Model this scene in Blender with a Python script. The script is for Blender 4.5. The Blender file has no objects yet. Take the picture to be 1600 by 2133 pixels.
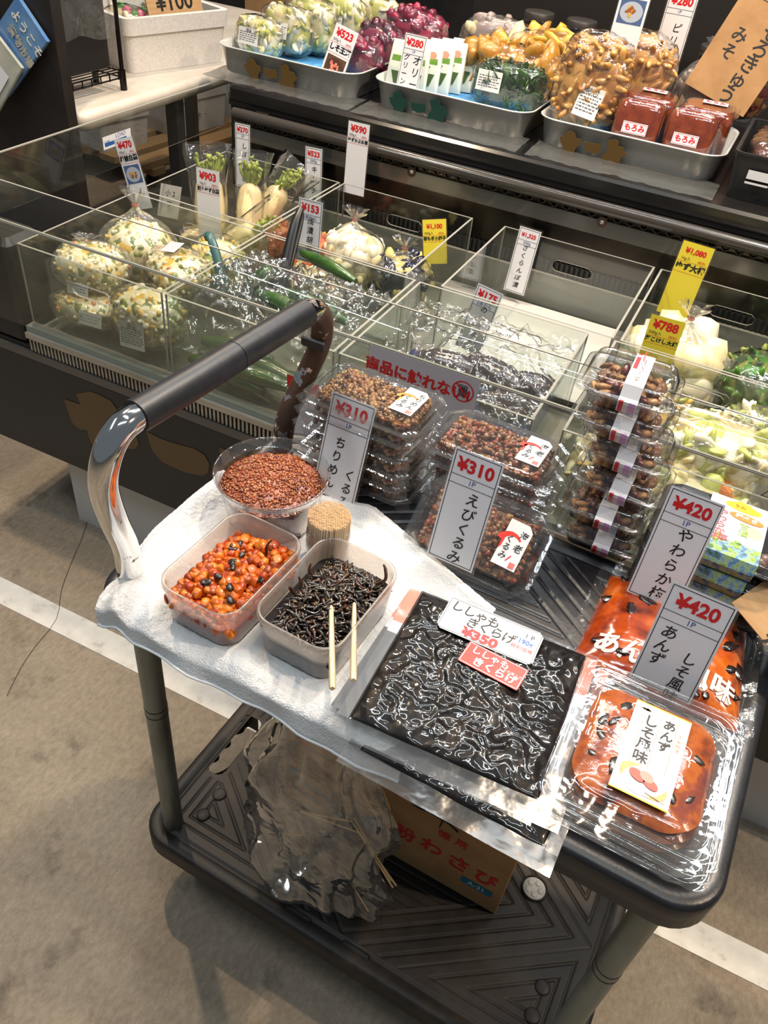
import bpy, bmesh, math, random
from mathutils import Matrix, Vector, Euler, noise

S = bpy.context.scene
C = S.collection
PI = math.pi
R = math.radians

# ---------------------------------------------------------------- camera
cd = bpy.data.cameras.new('camera')
cam = bpy.data.objects.new('camera', cd)
C.objects.link(cam)
S.camera = cam
cd.sensor_fit = 'VERTICAL'
cd.sensor_height = 24.0
cd.lens = 1699.07 * 24.0 / 2133.0
cd.clip_start = 0.02
_r = Vector((0.8735586, 0.4777811, 0.0928466))
_u = Vector((-0.3776642, 0.5450479, 0.7485269))
_b = Vector((0.3070262, -0.6889470, 0.6565722))
cam.matrix_world = Matrix(((_r.x, _u.x, _b.x, 0.52452286), (_r.y, _u.y, _b.y, -0.40696752),
                           (_r.z, _u.z, _b.z, 1.36099744), (0, 0, 0, 1)))

# ---------------------------------------------------------------- world, lights, exposure
S.view_settings.view_transform = 'Standard'
S.view_settings.look = 'None'
S.view_settings.gamma = 1.0
S.view_settings.use_curve_mapping = False
S.view_settings.exposure = 0.28
S.cycles.max_bounces = 14
S.cycles.diffuse_bounces = 3
S.cycles.glossy_bounces = 5
S.cycles.transmission_bounces = 8
S.cycles.transparent_max_bounces = 40
S.cycles.caustics_reflective = False
S.cycles.caustics_refractive = False
S.cycles.sample_clamp_indirect = 4.0
S.cycles.use_denoising = True
W = bpy.data.worlds.new('market_hall')
S.world = W
W.use_nodes = True
W.node_tree.nodes['Background'].inputs[0].default_value = (0.62, 0.70, 0.78, 1)
W.node_tree.nodes['Background'].inputs[1].default_value = 0.16


def area(name, loc, target, sx, sy, power, col):
    l = bpy.data.lights.new(name, 'AREA')
    l.shape = 'RECTANGLE'
    l.size = sx
    l.size_y = sy
    l.energy = power
    l.color = col
    o = bpy.data.objects.new(name, l)
    C.objects.link(o)
    o.location = loc
    o.rotation_euler = (Vector(target) - Vector(loc)).to_track_quat('-Z', 'Y').to_euler()
    return o


def spot(name, loc, target, power, col, size=70, rad=0.05):
    l = bpy.data.lights.new(name, 'SPOT')
    l.energy = power
    l.color = col
    l.spot_size = R(size)
    l.spot_blend = 0.6
    l.shadow_soft_size = rad
    o = bpy.data.objects.new(name, l)
    C.objects.link(o)
    o.location = loc
    o.rotation_euler = (Vector(target) - Vector(loc)).to_track_quat('-Z', 'Y').to_euler()
    return o


WARM = (1.0, 0.78, 0.56)
COOL = (0.90, 0.97, 1.0)
spot('warm_spot_light', (-0.85, 0.75, 2.55), (0.0, 0.2, 0.3), 92, WARM, 95, 0.03)
spot('warm_spot_light', (2.0, 0.55, 2.6), (0.4, 0.4, 0.5), 95, WARM, 100, 0.035)
spot('warm_spot_light', (0.55, 1.15, 2.5), (0.25, 1.0, 0.7), 100, WARM, 110, 0.04)
spot('warm_spot_light', (-1.1, 2.1, 2.5), (-0.8, 1.6, 0.5), 60, WARM, 110, 0.04)  # added fill light, not a shop fixture: brightens the floor and boxes under the table
area('ceiling_tube_lamp', (0.85, 1.9, 3.0), (0.6, 0.3, 0.7), 1.3, 0.06, 17, COOL)
area('ceiling_tube_lamp', (-0.5, 2.6, 3.0), (0.3, 0.3, 0.7), 1.3, 0.06, 17, COOL)
area('ceiling_tube_lamp', (0.1, 1.1, 3.1), (0.3, 0.3, 0.7), 1.3, 0.06, 13, COOL)
area('ceiling_tube_lamp', (0.9, -0.4, 3.0), (0.6, 0.2, 0.7), 1.3, 0.06, 9, COOL)
area('ceiling_tube_lamp', (-1.2, -0.6, 3.0), (0.0, 0.2, 0.7), 1.3, 0.06, 16, COOL)
area('ceiling_tube_lamp', (0.35, 0.3, 3.1), (0.35, 0.3, 0.7), 1.3, 0.06, 9, COOL)

# ---------------------------------------------------------------- material helpers
MT = {}


def _nt(name):
    m = bpy.data.materials.new(name)
    m.use_nodes = True
    nt = m.node_tree
    for n in list(nt.nodes):
        nt.nodes.remove(n)
    out = nt.nodes.new('ShaderNodeOutputMaterial')
    return m, nt, out


def rgb(h):
    """sRGB 0-255 triple to linear"""
    return tuple(((c / 255.0) / 12.92 if c / 255.0 <= 0.04045 else ((c / 255.0 + 0.055) / 1.055) ** 2.4) for c in h)


def _noise(nt, scale, detail=4, rough=0.6, coord='Object', vor=False, stretch=None):
    tc = nt.nodes.new('ShaderNodeTexCoord')
    src = tc.outputs[coord]
    if stretch:
        mp = nt.nodes.new('ShaderNodeMapping')
        mp.inputs['Scale'].default_value = stretch
        nt.links.new(src, mp.inputs[0])
        src = mp.outputs[0]
    if vor:
        n = nt.nodes.new('ShaderNodeTexVoronoi')
        n.inputs['Scale'].default_value = scale
        nt.links.new(src, n.inputs['Vector'])
        return n.outputs['Distance']
    n = nt.nodes.new('ShaderNodeTexNoise')
    n.inputs['Scale'].default_value = scale
    n.inputs['Detail'].default_value = detail
    n.inputs['Roughness'].default_value = rough
    nt.links.new(src, n.inputs['Vector'])
    return n.outputs['Fac']


def mat(name, col, rough=0.5, metal=0.0, cols=None, nscale=20.0, ndet=4, bump=0.0, bscale=80.0, bdet=4, bvor=False,
        coat=0.0, spec=0.5, sss=0.0, trans=0.0, rvar=0.0, stretch=None, cvor=False, dist=0.002):
    """cols: list of (pos, srgb) colour stops driven by noise"""
    if name in MT:
        return MT[name]
    m, nt, out = _nt(name)
    b = nt.nodes.new('ShaderNodeBsdfPrincipled')
    nt.links.new(b.outputs[0], out.inputs[0])
    b.inputs['Base Color'].default_value = (*rgb(col), 1)
    b.inputs['Roughness'].default_value = rough
    b.inputs['Metallic'].default_value = metal
    b.inputs['Specular IOR Level'].default_value = spec
    b.inputs['Coat Weight'].default_value = coat
    b.inputs['Coat Roughness'].default_value = 0.06
    b.inputs['Subsurface Weight'].default_value = sss
    b.inputs['Subsurface Scale'].default_value = 0.01
    b.inputs['Transmission Weight'].default_value = trans
    if cols:
        f = _noise(nt, nscale, ndet, 0.6, vor=cvor, stretch=stretch)
        cr = nt.nodes.new('ShaderNodeValToRGB')
        e = cr.color_ramp.elements
        e[0].position, e[0].color = cols[0][0], (*rgb(cols[0][1]), 1)
        e[1].position, e[1].color = cols[-1][0], (*rgb(cols[-1][1]), 1)
        for p, c in cols[1:-1]:
            k = e.new(p)
            k.color = (*rgb(c), 1)
        nt.links.new(f, cr.inputs[0])
        nt.links.new(cr.outputs[0], b.inputs['Base Color'])
        if rvar:
            mr = nt.nodes.new('ShaderNodeMapRange')
            mr.inputs[3].default_value = max(0, rough - rvar)
            mr.inputs[4].default_value = min(1, rough + rvar)
            nt.links.new(f, mr.inputs[0])
            nt.links.new(mr.outputs[0], b.inputs['Roughness'])
    if bump:
        f = _noise(nt, bscale, bdet, 0.6, vor=bvor)
        bp = nt.nodes.new('ShaderNodeBump')
        bp.inputs['Strength'].default_value = bump
        bp.inputs['Distance'].default_value = dist
        nt.links.new(f, bp.inputs['Height'])
        nt.links.new(bp.outputs[0], b.inputs['Normal'])
        if coat:
            nt.links.new(bp.outputs[0], b.inputs['Coat Normal'])
    MT[name] = m
    return m


def film(name, tint=(255, 255, 255), haze=0.04, rough=0.06, bump=0.0, bscale=60.0, bdet=3, ior=1.45, hcol=(235, 235, 232), dist=0.003,
         boost=1.0):
    """thin clear plastic: clear transmission, Fresnel gloss and a little haze"""
    if name in MT:
        return MT[name]
    m, nt, out = _nt(name)
    tr = nt.nodes.new('ShaderNodeBsdfTransparent')
    tr.inputs[0].default_value = (*rgb(tint), 1)
    gl = nt.nodes.new('ShaderNodeBsdfGlossy')
    gl.inputs['Roughness'].default_value = rough
    lw = nt.nodes.new('ShaderNodeLayerWeight')      # Schlick reflection, the same from either side of the sheet
    lw.inputs[0].default_value = 0.5
    pw = nt.nodes.new('ShaderNodeMath')
    pw.operation = 'POWER'
    pw.inputs[1].default_value = 4.5
    nt.links.new(lw.outputs['Facing'], pw.inputs[0])
    fr = nt.nodes.new('ShaderNodeMath')
    fr.operation = 'MULTIPLY_ADD'
    fr.inputs[1].default_value = 0.93
    fr.inputs[2].default_value = 0.05
    nt.links.new(pw.outputs[0], fr.inputs[0])
    df = nt.nodes.new('ShaderNodeBsdfDiffuse')
    df.inputs[0].default_value = (*rgb(hcol), 1)
    tl = nt.nodes.new('ShaderNodeBsdfTranslucent')
    tl.inputs[0].default_value = (*rgb(hcol), 1)
    mx0 = nt.nodes.new('ShaderNodeMixShader')
    nt.links.new(df.outputs[0], mx0.inputs[1])
    nt.links.new(tl.outputs[0], mx0.inputs[2])
    mxh = nt.nodes.new('ShaderNodeMixShader')
    mxh.inputs[0].default_value = haze
    nt.links.new(tr.outputs[0], mxh.inputs[1])
    nt.links.new(mx0.outputs[0], mxh.inputs[2])
    mx = nt.nodes.new('ShaderNodeMixShader')
    fac = fr.outputs[0]
    if boost != 1.0:
        mu = nt.nodes.new('ShaderNodeMath')
        mu.operation = 'MULTIPLY'
        mu.use_clamp = True
        mu.inputs[1].default_value = boost
        nt.links.new(fac, mu.inputs[0])
        fac = mu.outputs[0]
    nt.links.new(fac, mx.inputs[0])
    nt.links.new(mxh.outputs[0], mx.inputs[1])
    nt.links.new(gl.outputs[0], mx.inputs[2])
    nt.links.new(mx.outputs[0], out.inputs[0])
    if bump:
        f = _noise(nt, bscale, bdet, 0.55)
        bp = nt.nodes.new('ShaderNodeBump')
        bp.inputs['Strength'].default_value = bump
        bp.inputs['Distance'].default_value = dist
        nt.links.new(f, bp.inputs['Height'])
        nt.links.new(bp.outputs[0], gl.inputs['Normal'])
        nt.links.new(bp.outputs[0], df.inputs['Normal'])
    MT[name] = m
    return m


# ---------------------------------------------------------------- mesh helpers
class MB:
    """collects shapes into one mesh"""

    def __init__(s):
        s.v, s.f, s.m, s.sm = [], [], [], []

    def add(s, vs, fs, mi=0, M=None, smooth=False):
        k = len(s.v)
        if M is not None:
            vs = [M @ Vector(p) for p in vs]
        s.v += [tuple(p) for p in vs]
        s.f += [tuple(i + k for i in f) for f in fs]
        s.m += [mi] * len(fs)
        s.sm += [smooth] * len(fs)
        return s

    def box(s, cx, cy, cz, sx, sy, sz, mi=0, M=None, b=0.0):
        """box by centre and full size, optionally with chamfered vertical and horizontal edges"""
        x, y, z = sx / 2, sy / 2, sz / 2
        if b <= 0:
            vs = [(cx + i * x, cy + j * y, cz + k * z) for k in (-1, 1) for j in (-1, 1) for i in (-1, 1)]
            fs = [(0, 2, 3, 1), (4, 5, 7, 6), (0, 1, 5, 4), (2, 6, 7, 3), (0, 4, 6, 2), (1, 3, 7, 5)]
            return s.add(vs, fs, mi, M)
        secs = [(sx - 2 * b, sy - 2 * b, b * .6, cz - z), (sx, sy, b, cz - z + b), (sx, sy, b, cz + z - b),
                (sx - 2 * b, sy - 2 * b, b * .6, cz + z)]
        return s.loft([(w, d, r, zz, cx, cy) for w, d, r, zz in secs], mi, M, n=2, smooth=False)

    def loft(s, secs, mi=0, M=None, n=5, caps=(True, True), smooth=True):
        """secs: (w, d, corner radius, z[, ox, oy])"""
        rings = []
        for q in secs:
            ox, oy = (q[4], q[5]) if len(q) > 4 else (0, 0)
            rings.append([(x + ox, y + oy, q[3]) for x, y in rrect(q[0], q[1], q[2], n)])
        return s.rings(rings, mi, M, caps, smooth)

    def rings(s, rings, mi=0, M=None, caps=(True, True), smooth=True, closed=True):
        N = len(rings[0])
        vs = [p for r in rings for p in r]
        fs = []
        for a in range(len(rings) - 1):
            for i in range(N if closed else N - 1):
                j = (i + 1) % N
                fs.append((a * N + i, a * N + j, (a + 1) * N + j, (a + 1) * N + i))
        s.add(vs, fs, mi, M, smooth)
        if caps[0]:
            s.add(rings[0], [tuple(reversed(range(N)))], mi, M)
        if caps[1]:
            s.add(rings[-1], [tuple(range(N))], mi, M)
        return s

    def lathe(s, prof, n=32, mi=0, M=None, smooth=True, caps=(False, False)):
        rings = [[(r * math.cos(2 * PI * i / n), r * math.sin(2 * PI * i / n), z) for i in range(n)] for r, z in prof]
        return s.rings(rings, mi, M, caps, smooth)

    def tube(s, pts, rad, n=10, mi=0, M=None, caps=(True, True), sub=0, flat=1.0):
        P = [Vector(p) for p in pts]
        rr = rad if isinstance(rad, (list, tuple)) else [rad] * len(P)
        if sub:
            P, rr = smooth_path(P, rr, sub)
        up = Vector((0, 0, 1))
        T = [(P[min(i + 1, len(P) - 1)] - P[max(i - 1, 0)]).normalized() for i in range(len(P))]
        if abs(T[0].dot(up)) > .95:
            up = Vector((1, 0, 0))
        nrm = (up - T[0] * up.dot(T[0])).normalized()
        rings = []
        for p, t, r in zip(P, T, rr):
            nrm = (nrm - t * nrm.dot(t)).normalized()
            bi = t.cross(nrm)
            rings.append([tuple(p + nrm * (r * flat * math.cos(2 * PI * i / n)) + bi * (r * math.sin(2 * PI * i / n)))
                          for i in range(n)])
        return s.rings(rings, mi, M, caps)

    def sphere(s, c, r, mi=0, sub=1, sc=(1, 1, 1), rot=None, jit=0.0, rnd=None, M=None):
        vs, fs = ICO[sub]
        m = Matrix.Translation(c) @ (rot.to_matrix().to_4x4() if rot else Matrix()) @ Matrix.Diagonal((r * sc[0], r * sc[1], r * sc[2], 1))
        if M is not None:
            m = M @ m
        if jit:
            vs = [Vector(v) * (1 + rnd.uniform(-jit, jit)) for v in vs]
        return s.add(vs, fs, mi, m, True)

    def grid(s, fn, nu, nv, mi=0, M=None, smooth=True, skip=None):
        vs = [fn(i / nu, j / nv) for j in range(nv + 1) for i in range(nu + 1)]
        fs = []
        for j in range(nv):
            for i in range(nu):
                if skip and skip((i + .5) / nu, (j + .5) / nv):
                    continue
                a = j * (nu + 1) + i
                fs.append((a, a + 1, a + nu + 2, a + nu + 1))
        return s.add(vs, fs, mi, M, smooth)

    def poly(s, pts, mi=0, M=None, h=0.0):
        """flat polygon, or a prism of height h"""
        n = len(pts)
        if not h:
            return s.add([(x, y, 0) for x, y in pts], [tuple(range(n))], mi, M)
        vs = [(x, y, 0) for x, y in pts] + [(x, y, h) for x, y in pts]
        fs = [tuple(reversed(range(n))), tuple(range(n, 2 * n))] + [(i, (i + 1) % n, (i + 1) % n + n, i + n) for i in range(n)]
        return s.add(vs, fs, mi, M)

    def obj(s, name, mats, parent=None, loc=None, rot=None, bevel=0):
        me = bpy.data.meshes.new(name)
        me.from_pydata(s.v, [], s.f)
        if not isinstance(mats, (list, tuple)):
            mats = [mats]
        for m in mats:
            me.materials.append(m)
        me.polygons.foreach_set('material_index', [min(i, len(mats) - 1) for i in s.m])
        me.polygons.foreach_set('use_smooth', s.sm)
        me.update()
        o = bpy.data.objects.new(name, me)
        C.objects.link(o)
        if parent is not None:
            o.parent = parent
        if loc is not None:
            o.location = loc
        if rot is not None:
            o.rotation_euler = rot
        if bevel:
            bm = o.modifiers.new('bevel', 'BEVEL')
            bm.width = bevel
            bm.segments = 2
            bm.limit_method = 'ANGLE'
        return o


def smooth_path(P, rr, sub):
    Q, q = [], []
    n = len(P)
    for i in range(n - 1):
        a, b, c, d = P[max(i - 1, 0)], P[i], P[i + 1], P[min(i + 2, n - 1)]
        for k in range(sub):
            t = k / sub
            Q.append(0.5 * ((2 * b) + (c - a) * t + (2 * a - 5 * b + 4 * c - d) * t * t + (3 * b - a - 3 * c + d) * t ** 3))
            q.append(rr[i] * (1 - t) + rr[i + 1] * t)
    Q.append(P[-1])
    q.append(rr[-1])
    return Q, q


def rrect(w, d, r, n=5):
    r = max(1e-5, min(r, w / 2 - 1e-5, d / 2 - 1e-5))
    out = []
    for cx, cy, a0 in ((w / 2 - r, d / 2 - r, 0), (-w / 2 + r, d / 2 - r, 90), (-w / 2 + r, -d / 2 + r, 180), (w / 2 - r, -d / 2 + r, 270)):
        for k in range(n + 1):
            a = R(a0 + 90 * k / n)
            out.append((cx + r * math.cos(a), cy + r * math.sin(a)))
    return out


def _ico(sub):
    bm = bmesh.new()
    bmesh.ops.create_icosphere(bm, subdivisions=sub, radius=1)
    vs = [tuple(v.co) for v in bm.verts]
    fs = [tuple(v.index for v in f.verts) for f in bm.faces]
    bm.free()
    return vs, fs


ICO = {1: _ico(1), 2: _ico(2), 3: _ico(3)}


def tag(o, label, cat, group=None, kind=None):
    o['label'] = label
    if cat:
        o['category'] = cat
    if group:
        o['group'] = group
    if kind:
        o['kind'] = kind
    return o


def thing(name, label, cat, loc=(0, 0, 0), rot=(0, 0, 0), group=None):
    o = bpy.data.objects.new(name, None)
    C.objects.link(o)
    o.empty_display_size = 0.02
    o.location = loc
    o.rotation_euler = rot
    return tag(o, label, cat, group)


KIDS = {}


def dup(root, loc, rot=None, label=None, skip=()):
    r = root.copy()
    C.objects.link(r)
    r.location = loc
    if rot is not None:
        r.rotation_euler = rot
    if label:
        r['label'] = label

    def cp(src, dst):
        for ch in list(src.children):
            if any(ch.name.startswith(k) for k in skip):
                continue
            c = ch.copy()
            C.objects.link(c)
            c.parent = dst
            cp(ch, c)
    cp(root, r)
    return r


def struct(o):
    o['kind'] = 'structure'
    return o


# ---------------------------------------------------------------- lettering
_TX = {}


def glyphs(s, bold=0.0, shear=0.0):
    key = (s, bold, shear)
    if key in _TX:
        return _TX[key]
    cu = bpy.data.curves.new('t', 'FONT')
    cu.body = s
    cu.size = 1.0
    cu.resolution_u = 3
    cu.offset = bold
    cu.shear = shear
    cu.align_x = 'CENTER'
    cu.align_y = 'CENTER'
    o = bpy.data.objects.new('t', cu)
    C.objects.link(o)
    dg = bpy.context.evaluated_depsgraph_get()
    me = bpy.data.meshes.new_from_object(o.evaluated_get(dg))
    vs = [tuple(v.co) for v in me.vertices]
    fs = [tuple(p.vertices) for p in me.polygons]
    bpy.data.objects.remove(o)
    bpy.data.curves.remove(cu)
    bpy.data.meshes.remove(me)
    _TX[key] = (vs, fs)
    return vs, fs


def letters(mb, s, x, y, size, mi=0, z=0.0003, rot=0.0, bold=0.0, sx=1.0, shear=0.0):
    if not s.strip():
        return
    vs, fs = glyphs(s, bold, shear)
    ca, sa = math.cos(rot), math.sin(rot)
    out = []
    for v in vs:
        a, b = v[0] * size * sx, v[1] * size
        out.append((x + a * ca - b * sa, y + a * sa + b * ca, z))
    mb.add(out, fs, mi)


def vletters(mb, s, x, y, size, step, mi=0, z=0.0003, bold=0.0, dx=0.0, sx=1.0, shear=0.0):
    for k, ch in enumerate(s):
        letters(mb, ch, x + dx * k, y - step * k, size, mi, z, 0.0, bold, sx, shear)


def frame_lines(mb, x0, y0, x1, y1, t, mi=0, z=0.0003):
    for a, b, c, d in ((x0, y0, x1, y0 + t), (x0, y1 - t, x1, y1), (x0, y0, x0 + t, y1), (x1 - t, y0, x1, y1)):
        mb.add([(a, b, z), (c, b, z), (c, d, z), (a, d, z)], [(0, 1, 2, 3)], mi)


def rect(mb, x0, y0, x1, y1, mi=0, z=0.0003):
    mb.add([(x0, y0, z), (x1, y0, z), (x1, y1, z), (x0, y1, z)], [(0, 1, 2, 3)], mi)


def disc(mb, x, y, rx, ry, mi=0, z=0.0003, n=20, rot=0.0):
    ca, sa = math.cos(rot), math.sin(rot)
    p = [(rx * math.cos(2 * PI * i / n), ry * math.sin(2 * PI * i / n)) for i in range(n)]
    mb.add([(x + a * ca - b * sa, y + a * sa + b * ca, z) for a, b in p], [tuple(range(n))], mi)


# cooler frame: the showcase stands turned 2.5 degrees to the trolley
CO = Vector((-0.705, 0.58, 0.0))
CA = R(2.5)


def K(x, y, z=0.0):
    return Vector((CO.x + x * math.cos(CA) - y * math.sin(CA), CO.y + x * math.sin(CA) + y * math.cos(CA), z))


def KR(rz=0.0):
    return (0, 0, CA + rz)


def patch(name, cols, scale=70.0, rough=.3, coat=.4, sss=.1, bump=.5, stretch=(1, 1, 1), dist=.004):
    """chopped food: a different colour for every cell"""
    if name in MT:
        return MT[name]
    m, nt, out = _nt(name)
    b = nt.nodes.new('ShaderNodeBsdfPrincipled')
    nt.links.new(b.outputs[0], out.inputs[0])
    tc = nt.nodes.new('ShaderNodeTexCoord')
    mp = nt.nodes.new('ShaderNodeMapping')
    mp.inputs['Scale'].default_value = stretch
    nt.links.new(tc.outputs['Object'], mp.inputs[0])
    wn = nt.nodes.new('ShaderNodeTexNoise')
    wn.inputs['Scale'].default_value = scale * .6
    nt.links.new(mp.outputs[0], wn.inputs['Vector'])
    vm = nt.nodes.new('ShaderNodeVectorMath')
    vm.operation = 'MULTIPLY_ADD'
    vm.inputs[1].default_value = (.012, .012, .012)
    nt.links.new(wn.outputs['Color'], vm.inputs[0])
    nt.links.new(mp.outputs[0], vm.inputs[2])
    v = nt.nodes.new('ShaderNodeTexVoronoi')
    v.inputs['Scale'].default_value = scale
    nt.links.new(vm.outputs[0], v.inputs['Vector'])
    sp = nt.nodes.new('ShaderNodeSeparateColor')
    nt.links.new(v.outputs['Color'], sp.inputs[0])
    cr = nt.nodes.new('ShaderNodeValToRGB')
    cr.color_ramp.interpolation = 'CONSTANT'
    tot = float(sum(w for _, w in cols))
    acc = 0.0
    for i, (c, w) in enumerate(cols):
        e = cr.color_ramp.elements[i] if i < 2 else cr.color_ramp.elements.new(min(.999, acc / tot))
        e.position = min(.999, acc / tot)
        e.color = (*rgb(c), 1)
        acc += w
    nt.links.new(sp.outputs[0], cr.inputs[0])
    nt.links.new(cr.outputs[0], b.inputs['Base Color'])
    b.inputs['Roughness'].default_value = rough
    b.inputs['Coat Weight'].default_value = coat
    b.inputs['Coat Roughness'].default_value = .05
    b.inputs['Subsurface Weight'].default_value = sss
    b.inputs['Subsurface Scale'].default_value = .01
    bp = nt.nodes.new('ShaderNodeBump')
    bp.invert = True
    bp.inputs['Strength'].default_value = bump
    bp.inputs['Distance'].default_value = dist
    nt.links.new(v.outputs['Distance'], bp.inputs['Height'])
    nt.links.new(bp.outputs[0], b.inputs['Normal'])
    MT[name] = m
    return m


# common materials
WHITE = mat('white_card', (226, 226, 230), 0.55)
BLACKINK = mat('black_ink', (18, 18, 20), 0.5)
REDINK = mat('red_ink', (205, 30, 34), 0.45)
BLUEINK = mat('blue_ink', (52, 74, 150), 0.5)
LAM = film('card_laminate', haze=0.05, rough=0.08)
CLEAR = film('clear_plastic', haze=0.02, rough=0.04, boost=1.6)
CLEARB = film('clear_pack_plastic', haze=0.035, rough=0.05, bump=0.25, bscale=120, boost=2.6, dist=.0015)
CRINK = film('crinkled_film', haze=0.05, rough=0.08, bump=1.0, bscale=38, bdet=4, boost=2.2, dist=0.006)
ACRY = film('acrylic_sheet', tint=(248, 250, 248), haze=0.008, rough=0.03, boost=0.9)
ACEDGE = mat('acrylic_cut_edge', (152, 150, 142), 0.35, spec=0.6)
BLACKP = mat('black_plastic', (30, 30, 32), 0.45, cols=[(0.3, (24, 24, 26)), (0.7, (38, 38, 41))], nscale=30)

# ================================================================ setting: floor, painted line, partition
CONC = mat('concrete', (120, 110, 98), 0.72, cols=[(0.32, (92, 84, 76)), (0.45, (118, 107, 94)), (0.55, (134, 122, 107)), (0.7, (150, 138, 122))],
           nscale=6.0, ndet=9, bump=0.35, bscale=140, bdet=5, rvar=0.15)


def concrete():
    m, nt, out = _nt('floor_concrete')
    b = nt.nodes.new('ShaderNodeBsdfPrincipled')
    nt.links.new(b.outputs[0], out.inputs[0])
    f1 = _noise(nt, 2.2, 8, 0.65)
    f2 = _noise(nt, 110, 8, 0.8, stretch=(1, .55, 1))
    f3 = _noise(nt, 9, 6, 0.6)
    cr = nt.nodes.new('ShaderNodeValToRGB')
    e = cr.color_ramp.elements
    e[0].position, e[0].color = 0.34, (*rgb((106, 95, 81)), 1)
    e[1].position, e[1].color = 0.68, (*rgb((174, 160, 141)), 1)
    k = e.new(0.5)
    k.color = (*rgb((142, 129, 111)), 1)
    ad = nt.nodes.new('ShaderNodeMath')
    ad.operation = 'MULTIPLY_ADD'
    ad.inputs[1].default_value = 0.55
    nt.links.new(f2, ad.inputs[0])
    mu = nt.nodes.new('ShaderNodeMath')
    mu.operation = 'MULTIPLY'
    mu.inputs[1].default_value = 0.45
    nt.links.new(f1, mu.inputs[0])
    nt.links.new(mu.outputs[0], ad.inputs[2])
    nt.links.new(ad.outputs[0], cr.inputs[0])
    st = nt.nodes.new('ShaderNodeValToRGB')
    st.color_ramp.elements[0].position = 0.30
    st.color_ramp.elements[0].color = (0.25, 0.24, 0.24, 1)
    st.color_ramp.elements[1].position = 0.42
    st.color_ramp.elements[1].color = (1, 1, 1, 1)
    nt.links.new(f3, st.inputs[0])
    mx = nt.nodes.new('ShaderNodeMix')
    mx.data_type = 'RGBA'
    mx.blend_type = 'MULTIPLY'
    mx.inputs[0].default_value = 0.7
    nt.links.new(cr.outputs[0], mx.inputs[6])
    nt.links.new(st.outputs[0], mx.inputs[7])
    nt.links.new(mx.outputs[2], b.inputs['Base Color'])
    b.inputs['Roughness'].default_value = 0.6
    bp = nt.nodes.new('ShaderNodeBump')
    bp.inputs['Strength'].default_value = 0.6
    bp.inputs['Distance'].default_value = 0.003
    nt.links.new(f2, bp.inputs['Height'])
    nt.links.new(bp.outputs[0], b.inputs['Normal'])
    return m


b = MB()
b.box(0, 0, -0.05, 9, 9, 0.1)
struct(b.obj('floor', concrete()))
b = MB()
b.box(0, 0, 0.0006, 3.6, 0.058, 0.0012)
struct(b.obj('trim_1', mat('line_paint', (214, 212, 206), 0.5, cols=[(0.3, (176, 172, 164)), (0.42, (208, 206, 200)), (0.7, (224, 222, 216))],
                           nscale=26, ndet=7, bump=0.15, bscale=160), None, K(0.6, -0.262), KR()))
# hairline crack running over the line
b = MB()
cr_ = [(x, y, .0013) for x, y in [(-0.732, 0.74), (-0.709, 0.665), (-0.692, 0.601), (-0.653, 0.536), (-0.616, 0.466), (-0.571, 0.389), (-0.52, 0.324), (-0.502, 0.251), (-0.485, 0.197), (-0.456, 0.134)]]
b.tube(cr_, .0006, 4, 0, None, (True, True), 3, .3)
struct(b.obj('trim_2', mat('crack_dark', (60, 54, 48), .9)))
# dark partition on the left, dark back of the stall
DARKW = mat('dark_board', (34, 27, 24), 0.55, cols=[(0.3, (28, 22, 20)), (0.7, (42, 33, 29))], nscale=12)
b = MB()
b.box(-0.80, 0.0, 0.75, 1.04, 0.03, 1.5)
struct(b.obj('wall_left', DARKW, None, K(0, 0.455), KR()))
b = MB()
b.box(0.0, 0.0, 1.5, 8, 0.05, 3.0)
struct(b.obj('wall_back', mat('back_board', (58, 50, 44), 0.7, cols=[(0.3, (44, 38, 34)), (0.7, (70, 60, 52))], nscale=5), None, K(0.3, 3.3), KR()))

# ================================================================ trolley
DL, DW, ZT, ZB = 0.690, 0.390, 0.684, 0.165
DECK = mat('grey_deck_plastic', (40, 37, 36), 0.5, spec=.3, cols=[(0.25, (26, 25, 25)), (0.5, (40, 37, 35)), (0.75, (70, 61, 54))], nscale=9, ndet=7,
           bump=0.12, bscale=260, rvar=0.1)
DECKU = mat('black_deck_plastic', (26, 27, 31), 0.34, cols=[(0.3, (20, 21, 24)), (0.7, (36, 37, 42))], nscale=14, ndet=6,
            bump=0.12, bscale=260, rvar=0.1)
STEEL = mat('dull_steel', (130, 132, 124), 0.42, 0.35, cols=[(0.3, (92, 90, 80)), (0.5, (130, 132, 122)), (0.75, (150, 152, 144))], nscale=22, ndet=6,
            stretch=(1, 1, .25), rvar=0.12)


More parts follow.
